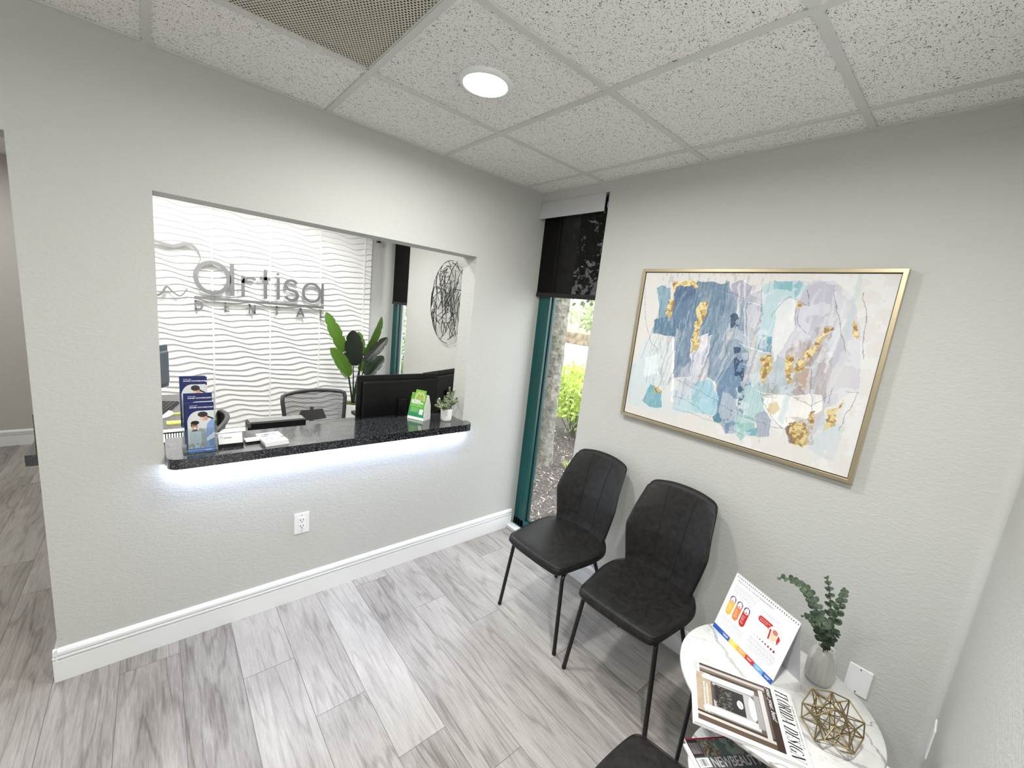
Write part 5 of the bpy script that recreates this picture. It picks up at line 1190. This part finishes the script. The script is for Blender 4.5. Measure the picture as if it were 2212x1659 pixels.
def office_chair(label, x, y, rz, back=None):
    t = thing('office_chair', label, 'office chair', (x, y, 0), rz, 'mesh office chairs')      # faces local -y, backrest at +y
    def P(s_, q):   # s -1..1 across, q 0..1 up
        wd = .18+.055*q**.7-.0*q; return (wd*s_, .20+.06*q-.05*(s_*s_)*1.0, .44+.44*q-.018*s_*s_*q)
    G = [[P(-1+2*i/16, j/12) for i in range(17)] for j in range(13)]
    w = MB(); w.grid(G, True); w.build('mesh_back', back or M_MESH, t)
    rim = [P(-1, j/10) for j in range(11)]; top = [P(-1+2*i/14, 1) for i in range(15)]; right = [P(1, 1-j/10) for j in range(11)]; bot = [P(1-2*i/14, 0) for i in range(15)]
    loop = rim[:-1]+[tuple(Vector(P(-.97, .985)))]+top[1:-1]+[tuple(Vector(P(.97, .985)))]+right[1:]+bot[1:-1]
    w = MB(); w.tube(loop, .0145, 10, closed=True); w.build('back_frame', M_GREYP, t)
    w = MB(); w.tube([(0, .06, .36), (0, .24, .40), (0, .285, .60), (0, .275, .74)], [.022, .022, .018, .014], 10)
    w.prism([(-.11, .64), (.11, .64), (.08, .72), (-.08, .72)], .262, .280, 'y'); w.build('back_support', M_BLACK, t)
    w = MB(); G = [[((-.25+.5*i/12)*(1-.12*abs(-1+2*j/12)**3), -.24+.47*j/12, .455-.02*(1-abs(-1+2*i/12))-(.03*max(0, 1-j/3))) for i in range(13)] for j in range(13)]; w.grid(G, True); w.grid([[(a, b, c-.035) for a, b, c in r_] for r_ in G], True); w.build('seat', M_BLACK, t)
    for s_ in (-1, 1):
        w = MB(); w.tube([(s_*.20, .05, .40), (s_*.29, .08, .44), (s_*.30, .09, .62), (s_*.29, .02, .70)], .013, 8); w.box(s_*.29-.042, s_*.29+.042, -.13, .12, .70, .728); w.build('armrest', M_GREYP, t, bevel=.008)
    w = MB(); w.tube([(0, 0, .08), (0, 0, .42)], .024, 12); w.build('gas_column', M_STEEL, t)
    for k in range(5):
        a = 2*PI*k/5; w = MB(); w.tube([(0, 0, .10), (.28*math.cos(a), .28*math.sin(a), .07)], [.022, .014], 8); b_ = w.build('base_leg', M_BLACK, t)
        w = MB(); w.lathe([(.0, -.02), (.028, -.018), (.028, .018), (0, .02)], 14, M=T(.28*math.cos(a), .28*math.sin(a), .029) @ RZ(a) @ Matrix.Rotation(PI/2, 4, 'X')); w.build('caster', M_BLACK, b_)
    return t
office_chair('grey mesh office chair centred behind the counter before the wavy wall', -1.085, .93, .06)
oc = office_chair('dark office chair just right of the brochure holder, only its back edge showing', -1.94, .99, -PI/2-.12, M_BLACK); oc.scale = (1, 1, .885)

# tall planter and bird-of-paradise plant
PX0, PY0 = -.475, 2.02
t = thing('tall_planter', 'tall tapered white square planter standing by the wavy wall', 'planter', (PX0, PY0, 0), PI/4+.12)
w = MB()
a, b_, h = .085, .120, .535
vs = [(-a, -a, 0), (a, -a, 0), (a, a, 0), (-a, a, 0), (-b_, -b_, h), (b_, -b_, h), (b_, b_, h), (-b_, b_, h), (-b_+.012, -b_+.012, h), (b_-.012, -b_+.012, h), (b_-.012, b_-.012, h), (-b_+.012, b_-.012, h), (-b_+.014, -b_+.014, h-.04), (b_-.014, -b_+.014, h-.04), (b_-.014, b_-.014, h-.04), (-b_+.014, b_-.014, h-.04)]
fs = [(0, 3, 2, 1), (12, 13, 14, 15)]
for o_ in (0, 4, 8):
    for i in range(4): j = (i+1) % 4; fs.append((o_+i, o_+j, o_+4+j, o_+4+i))
w.add(vs, fs); w.build('planter_body', M_WHITE, t, bevel=.003)
mm = mat('green_moss', (96, 112, 44), .95, c2=(58, 76, 26), vscale=60, bump=1, bscale=90, bdist=.02)
w = MB(); G = [[((-.104+.208*i/12), (-.104+.208*j/12), h-.025+.028*math.cos((i-6)/6*1.3)*math.cos((j-6)/6*1.3)+.004*math.sin(i*3.1+j*2.3)) for i in range(13)] for j in range(13)]; w.grid(G, True); w.build('moss', mm, t)
def banana_mat(name, c, c2):
    m, t_, b = nt(name); tc = nd(t_, 'ShaderNodeUVMap'); b.inputs['Roughness'].default_value = .4
    wv = nd(t_, 'ShaderNodeTexWave', i_Scale=9.0, i_Distortion=.6); wv.bands_direction = 'Y'
    L(t_, tc.outputs[0], wv.inputs['Vector']); mx = nd(t_, 'ShaderNodeMix', data_type='RGBA'); L(t_, wv.outputs['Fac'], mx.inputs[0]); mx.inputs[6].default_value = rgb(c); mx.inputs[7].default_value = rgb(c2)
    L(t_, mx.outputs[2], b.inputs['Base Color']); return m
M_BL = banana_mat('paradise_leaf', (92, 132, 40), (70, 108, 30)); M_BD = banana_mat('dark_paradise_leaf', (22, 34, 20), (14, 24, 14)); M_BT = mat('leaf_stalk', (34, 48, 24), .5)
t = thing('bird_of_paradise_plant', 'tall plant with broad green paddle leaves in the tall white planter', 'plant', (PX0, PY0, h))
def paddle(base, tip, width, face, m, fold=.25, root=None):
    base, tip = Vector(base), Vector(tip); d = tip-base; Ln = d.length; d.normalize(); f = Vector(face); f = (f-d*f.dot(d)).normalized(); s_ = d.cross(f)
    G = []; uvs = []; N = 18
    for j in range(N+1):
        q = j/N; wd = width/2*max(.03, 1-abs(2*min(1, .03+.965*q)**.86-1)**2.7)**.62; c = base+d*Ln*q+f*(-.10*Ln*q*q+.03*Ln*q)
        row = []
        for i in range(9):
            a = -1+i/4; notch = .012*(1 if (j in (7, 13) and abs(a) == 1) else 0)
            row.append(tuple(c+s_*(wd-notch)*a*(1-.15*fold*abs(a))+f*fold*wd*abs(a)))
        G.append(row); uvs.append(q)
    w = MB(); w.grid(G, True); o = w.build('leaf', m, t, world=True)
    uvl = o.data.uv_layers.new(name='UVMap'); co = [(o.matrix_basis @ v.co)+t.location for v in o.data.vertices]
    for lp in o.data.loops:
        v = Vector(co[lp.vertex_index])-base; a = abs(v.dot(s_))/width; uvl.data[lp.index].uv = (a, v.dot(d)*3.2-a*.25)
    w = MB(); w.tube([tuple(base+d*Ln*q+f*(-.10*Ln*q*q+.03*Ln*q-.0035)) for q in [k/10*.96 for k in range(11)]], [.0045-.0035*k/10 for k in range(11)], 6); w.build('midrib', M_BT, o, world=True)
    r_ = Vector(root) if root else Vector((PX0+random.Random(int(tip.x*999)).uniform(-.03, .03), PY0-.01, h-.02)); md = (r_+base)/2+Vector((0, 0, .05))
    w = MB(); w.tube([tuple(r_*(1-q)**2+md*2*q*(1-q)+base*q*q) for q in [k/12 for k in range(13)]], [.010-.0055*k/12 for k in range(13)], 8); w.build('stalk', M_BT, o, world=True)
paddle((-0.601, 1.980, 1.074), (-0.775, 2.000, 1.447), .12, (-.1, -1, -.3), M_BL)
paddle((-0.545, 1.880, 0.951), (-0.542, 1.900, 1.297), .185, (0, -1, .1), M_BD, fold=.12)
paddle((-0.598, 1.860, 0.843), (-0.762, 1.850, 1.126), .16, (.35, -1, .25), M_BL, fold=.45)
paddle((-0.382, 2.100, 1.020), (-0.409, 2.120, 1.266), .10, (.1, -1, 0), M_BL)
paddle((-0.399, 2.020, 1.032), (-0.191, 2.030, 1.437), .13, (.5, -1, -.2), M_BL, fold=.5)
paddle((-0.399, 1.950, 0.971), (-0.179, 1.940, 1.243), .12, (-.3, -.8, .6), M_BD, fold=.3)
paddle((-0.336, 2.080, 0.804), (-0.144, 2.100, 1.022), .14, (-.3, -.8, .5), mat('blue_green_leaf', (48, 66, 52), .4), fold=.2)
paddle((-0.416, 2.060, 0.869), (-0.316, 2.070, 1.045), .10, (.2, -1, 0), M_BL)

# wire wall art (an openwork disc of bent rods)
t = thing('wire_wall_art', 'black openwork oval wall sculpture of tangled metal rods beside the hatch jamb', 'wall art', (0, 1.06, 1.67)); rnd = random.Random(14)
RY, RZ_ = .30, .37; w = MB()
def surf(a, b): # a,b in unit disc
    q = max(0, 1-a*a-b*b); return (-.022-.075*math.sqrt(q), 1.035+a*RY, 1.67+b*RZ_)
for k in range(95):
    for _ in range(20):
        a, b_ = rnd.uniform(-1, 1), rnd.uniform(-1, 1); ang = rnd.gauss(PI/2, .8); ln = rnd.uniform(.28, .75); cu = rnd.uniform(-1.2, 1.2)
        pts = []
        for j in range(9):
            s_ = (j/8-.5)*ln; aa_ = a+math.cos(ang)*s_-math.sin(ang)*cu*s_*s_; bb = b_+math.sin(ang)*s_+math.cos(ang)*cu*s_*s_; pts.append((aa_, bb))
        if max(x*x+y*y for x, y in pts) < .99: break
    else: continue
    w.tube([surf(x, y) for x, y in pts], .0028, 6)
for k in range(11):
    a0 = 2*PI*k/11+rnd.uniform(-.1, .1); rq = rnd.uniform(.90, .99); w.tube([surf(rq*math.cos(a0+s_*.55/8), rq*math.sin(a0+s_*.55/8)) for s_ in range(9)], .003, 6)
w.build('bent_rods', M_BLACKM, t, world=True)
w = MB()
for a, b_ in ((-.5, .3), (.5, .3), (0, -.5)): p = surf(a, b_); w.tube([p, (0.0, p[1], p[2])], .003, 6)
w.build('mounting_pin', M_BLACKM, t, world=True)
t = thing('corner_camera', 'tiny black fitting high in the far corner where the wavy wall ends', 'camera', (-.16, 2.33, 2.215))
w = MB(); w.box(-.018, .018, -.02, .02, .0, .02); w.build('body', M_BLACK, t, bevel=.004)
w = MB(); w.tube([(0, 0, .02), (0, .0, .05), (0, .07, .05)], .004, 8); w.build('bracket', M_PLATE, t)

# hall check-out ledge
w = MB(); w.prism([(-2.418, .17), (-2.418, 1.34), (-2.238, 1.34), (-2.238, .17)], .861, .906); tag(w.build('granite_ledge', M_GRANITE, bevel=.004), 'black granite ledge poking out in the hall behind the wall end', 'ledge')
t = thing('leaflet_stand', 'dark green edged stand on the granite ledge in the hall', 'stand', (-2.375, .30, .9065))
w = MB(); w.box(-.032, .030, -.002, .003, 0, .13); w.build('panel', mat('olive_card', (70, 84, 56), .6, c2=(110, 110, 104), vscale=20), t)
w = MB(); w.box(-.028, .028, .003, .06, 0, .004); w.build('foot', M_BLACK, t)

# ================================================================= OUTSIDE
def ground(name, poly, z, m): w = MB(); w.add([(x, y, z) for x, y in poly], [tuple(range(len(poly)))]); return struct(w.build(name, m, origin=(0, 0, z)))
GZ = -.10
ground('mulch_bed', [(.22, -3), (5.0, -3), (5.0, 9), (.22, 9)], GZ, mat('mulch_soil', (84, 74, 68), .95, c2=(46, 40, 37), vscale=22, bump=1, bscale=30, bdist=.03))
ground('asphalt_lot', [(5.0, -14), (21, -14), (21, 30), (5.0, 30)], GZ-.01, mat('pale_asphalt', (196, 196, 196), .9))
ground('far_ground', [(21, -30), (60, -30), (60, 60), (21, 60)], GZ, mat('far_soil', (110, 100, 84), .95))
rnd = random.Random(77); w = MB()
for k in range(10500):
    x = .25+2.6*rnd.random()**1.3; y = -.7+3.4*rnd.random()
    if math.hypot(x-1.47, y-1.075) < .17: continue
    a = rnd.uniform(0, PI); ln = rnd.uniform(.006, .024)*(1.9 if rnd.random() < .12 else 1); wd = ln*rnd.uniform(.10, .34)
    Mx = T(x, y, GZ+rnd.uniform(.002, .02)) @ RZ(a) @ Matrix.Rotation(rnd.uniform(-.5, .5), 4, 'Y') @ Matrix.Rotation(rnd.uniform(-.6, .6), 4, 'X')
    w.add([(-ln, 0, 0), (0, -wd, 0), (ln, 0, .001), (0, wd, .002)], [(0, 1, 2, 3)], False, Mx)
m, t_, b = nt('wood_chips'); g = nd(t_, 'ShaderNodeNewGeometry'); r = nd(t_, 'ShaderNodeValToRGB'); e = r.color_ramp.elements; e[0].color = rgb((62, 52, 46)); e[1].color = rgb((222, 214, 202)); k_ = e.new(.5); k_.color = rgb((140, 126, 114))
L(t_, g.outputs['Random Per Island'], r.inputs['Fac']); L(t_, r.outputs['Color'], b.inputs['Base Color']); b.inputs['Roughness'].default_value = .85
o = w.build('mulch_chips', m); tag(o, 'grey brown wood chip mulch and dry leaves outside the corner window', 'mulch', kind='stuff')
M_BARK = mat('palm_bark', (140, 135, 122), .9, c2=(72, 74, 62), vscale=14, bump=1, bscale=26, bdist=.03)
def trunk(label, x, y, r_, h_, lean=(0, 0), moss=True):
    t = thing('palm_trunk', label, 'tree', (x, y, GZ)); rr = random.Random(int(x*10))
    prof = [(r_*1.35, -.05), (r_*1.18, .06), (r_*1.05, .3)]+[(r_*(1+.035*math.sin(k*1.9)), .3+(h_-.3)*k/40) for k in range(1, 41)]
    w = MB(); w.lathe(prof, 28, ripple=lambda a, z: .03*math.sin(9*a+z*3)+.02*math.sin(17*a-z*7)+.015*math.sin(z*60), M=Matrix(((1, 0, lean[0], 0), (0, 1, lean[1], 0), (0, 0, 1, 0), (0, 0, 0, 1)))); w.build('trunk', M_BARK, t)
    w = MB()
    for k in range(14):
        a = 2*PI*k/14; c = Vector((lean[0]*h_, lean[1]*h_, h_)); pts = [c+Vector((math.cos(a)*q*1.5, math.sin(a)*q*1.5, .9*q-1.1*q*q)) for q in [j/8 for j in range(9)]]
        w.tube([tuple(p) for p in pts], .012, 5)
        for j in range(1, 9):
            for s_ in (-1, 1):
                p = pts[j]; n_v = Vector((-math.sin(a), math.cos(a), 0))*s_; q = p+n_v*.35+Vector((math.cos(a)*.15, math.sin(a)*.15, -.15)); w.add([tuple(p), tuple(p+Vector((0, 0, .0))+Vector((math.cos(a)*.04, math.sin(a)*.04, 0))), tuple(q)], [(0, 1, 2)])
    w.build('fronds', mat('palm_frond', (70, 96, 46), .6), t); return t
trunk('rough grey palm trunk right outside the corner window', 1.47, 1.075, .115, 3.9, (.012, .02))
trunk('thinner darker palm trunk behind the near palm trunk outside', 3.05, 2.60, .085, 5.4)
def shrub(name, label, x, y, rx, ry, z0, z1, n, size, m, seed, stems=True, shape='leaf', cat='shrub', group=None):
    t = thing(name, label, cat, (x, y, GZ), group=group); rr = random.Random(seed); w = MB()
    for k in range(n):
        a = rr.uniform(0, 2*PI); el = rr.uniform(-1, 1); q = rr.uniform(.55, 1.0); c = math.sqrt(1-el*el)
        bump_ = 1+.18*math.sin(3*a+el*4)+.1*math.sin(7*a)
        p = Vector((rx*q*c*math.cos(a)*bump_, ry*q*c*math.sin(a)*bump_, (z0+z1)/2-GZ+(z1-z0)/2*q*el))
        nn = Vector((rr.gauss(0, .7)+math.cos(a), rr.gauss(0, .7)+math.sin(a), rr.gauss(.6, .7))).normalized(); d = nn.orthogonal().normalized(); d = (Matrix.Rotation(rr.uniform(0, 2*PI), 3, nn) @ d); s_ = nn.cross(d); l = size*rr.uniform(.6, 1.3); wd = l*.28
        w.add([tuple(p), tuple(p+d*l*.5+s_*wd-nn*l*.05), tuple(p+d*l+Vector((0, 0, -l*.2))), tuple(p+d*l*.5-s_*wd-nn*l*.05)], [(0, 1, 2, 3)])
    w.build('foliage', m, t)
    if stems:
        w = MB()
        for k in range(14):
            a = rr.uniform(0, 2*PI); q = rr.uniform(.3, .85); w.tube([(rr.uniform(-.05, .05), rr.uniform(-.05, .05), 0), (rx*q*math.cos(a)*.5, ry*q*math.sin(a)*.5, (z0-GZ)*.6+.1), (rx*q*math.cos(a), ry*q*math.sin(a), (z0+z1)/2-GZ)], .008, 5)
        w.build('stems', mat('shrub_stem', (96, 84, 64), .8), t)
    return t
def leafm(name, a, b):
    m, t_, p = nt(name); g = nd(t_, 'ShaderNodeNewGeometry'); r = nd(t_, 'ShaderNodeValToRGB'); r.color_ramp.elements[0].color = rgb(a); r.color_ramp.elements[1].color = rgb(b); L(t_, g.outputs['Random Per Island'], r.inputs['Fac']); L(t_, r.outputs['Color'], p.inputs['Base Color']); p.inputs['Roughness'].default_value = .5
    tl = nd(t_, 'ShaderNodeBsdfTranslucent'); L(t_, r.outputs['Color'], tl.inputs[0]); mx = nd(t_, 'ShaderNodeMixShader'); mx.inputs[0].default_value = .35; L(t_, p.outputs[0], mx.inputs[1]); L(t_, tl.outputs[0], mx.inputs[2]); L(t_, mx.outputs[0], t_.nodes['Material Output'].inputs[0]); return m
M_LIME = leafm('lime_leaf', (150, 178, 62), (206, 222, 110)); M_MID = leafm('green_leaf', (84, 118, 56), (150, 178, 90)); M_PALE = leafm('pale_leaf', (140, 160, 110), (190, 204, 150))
shrub('lime_shrub', 'bright lime green bushy shrub outside the corner window', 2.65, 1.62, .62, .62, .16, 1.0, 2600, .075, M_LIME, 1)
shrub('lime_shrub', 'dark lower shrub growing in the mulch under the lime green shrub', 2.9, 1.25, .5, .5, -.05, .35, 900, .06, M_MID, 2)
t = thing('grass_tuft', 'small bright grass tuft in the mulch outside the corner window', 'grass', (1.62, .80, GZ)); w = MB(); rnd = random.Random(6)
for k in range(70):
    a = rnd.uniform(0, 2*PI); l = rnd.uniform(.05, .11); o_ = rnd.uniform(.2, .8); bx, by = rnd.gauss(0, .02), rnd.gauss(0, .02); d = Vector((math.cos(a)*o_, math.sin(a)*o_, 1)).normalized(); s_ = Vector((-math.sin(a), math.cos(a), 0))*.0025; b0 = Vector((bx, by, 0)); p1 = b0+d*l*.6; p2 = b0+d*l+Vector((math.cos(a), math.sin(a), -.6))*l*.25
    w.add([tuple(b0-s_), tuple(b0+s_), tuple(p1+s_), tuple(p1-s_), tuple(p2)], [(0, 1, 2, 3), (3, 2, 4)])
w.build('blades', leafm('pale_grass', (150, 166, 90), (214, 220, 150)), t)
shrub('garden_shrub', 'lower leafy green shrub outside the far reception window', 1.9, 5.7, .8, .8, -.05, 1.05, 1500, .10, M_MID, 4)
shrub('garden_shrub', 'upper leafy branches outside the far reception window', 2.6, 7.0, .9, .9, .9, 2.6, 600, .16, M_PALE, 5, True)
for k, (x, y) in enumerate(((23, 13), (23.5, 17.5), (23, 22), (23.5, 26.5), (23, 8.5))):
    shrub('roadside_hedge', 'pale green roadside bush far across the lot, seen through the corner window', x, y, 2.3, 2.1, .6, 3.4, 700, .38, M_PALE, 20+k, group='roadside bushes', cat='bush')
w = MB(); w.box(18.6, 20.6, 5, 30, GZ, .62); tag(w.build('soil_bank', mat('bank_soil', (92, 80, 66), .95, c2=(140, 128, 104), vscale=3)), 'dark soil bank under the roadside bushes across the lot', 'bank')
# dense shade tree beyond the lot edge: fills the view behind the lowered shade
t = thing('shade_tree', 'tall dark leafy tree outside, seen dimly through the lowered corner window shade', 'tree', (9.0, 9.0, GZ))
w = MB(); w.tube([(0, 0, 0), (.1, 0, 1.6), (.0, .2, 3.2)], [.22, .18, .12], 12); w.build('trunk', M_BARK, t)
rnd = random.Random(51); w = MB()
for k in range(5200):
    a = rnd.uniform(0, 2*PI); el = rnd.uniform(-1, 1); q = rnd.uniform(.35, 1)**.5; c = math.sqrt(1-el*el); b_ = 1+.22*math.sin(4*a+3*el)+.15*math.sin(9*a-5*el)
    p = Vector((3.0*q*c*math.cos(a)*b_, 3.4*q*c*math.sin(a)*b_, 5.0+2.6*q*el*b_)); n_v = Vector((rnd.gauss(0, 1), rnd.gauss(0, 1), rnd.gauss(0, 1))).normalized(); d = n_v.orthogonal().normalized(); s_ = n_v.cross(d); l = rnd.uniform(.16, .34)
    w.add([tuple(p), tuple(p+d*l*.5+s_*l*.3), tuple(p+d*l), tuple(p+d*l*.5-s_*l*.3)], [(0, 1, 2, 3)])
w.build('crown', leafm('dark_tree_leaf', (44, 62, 36), (86, 108, 60)), t)
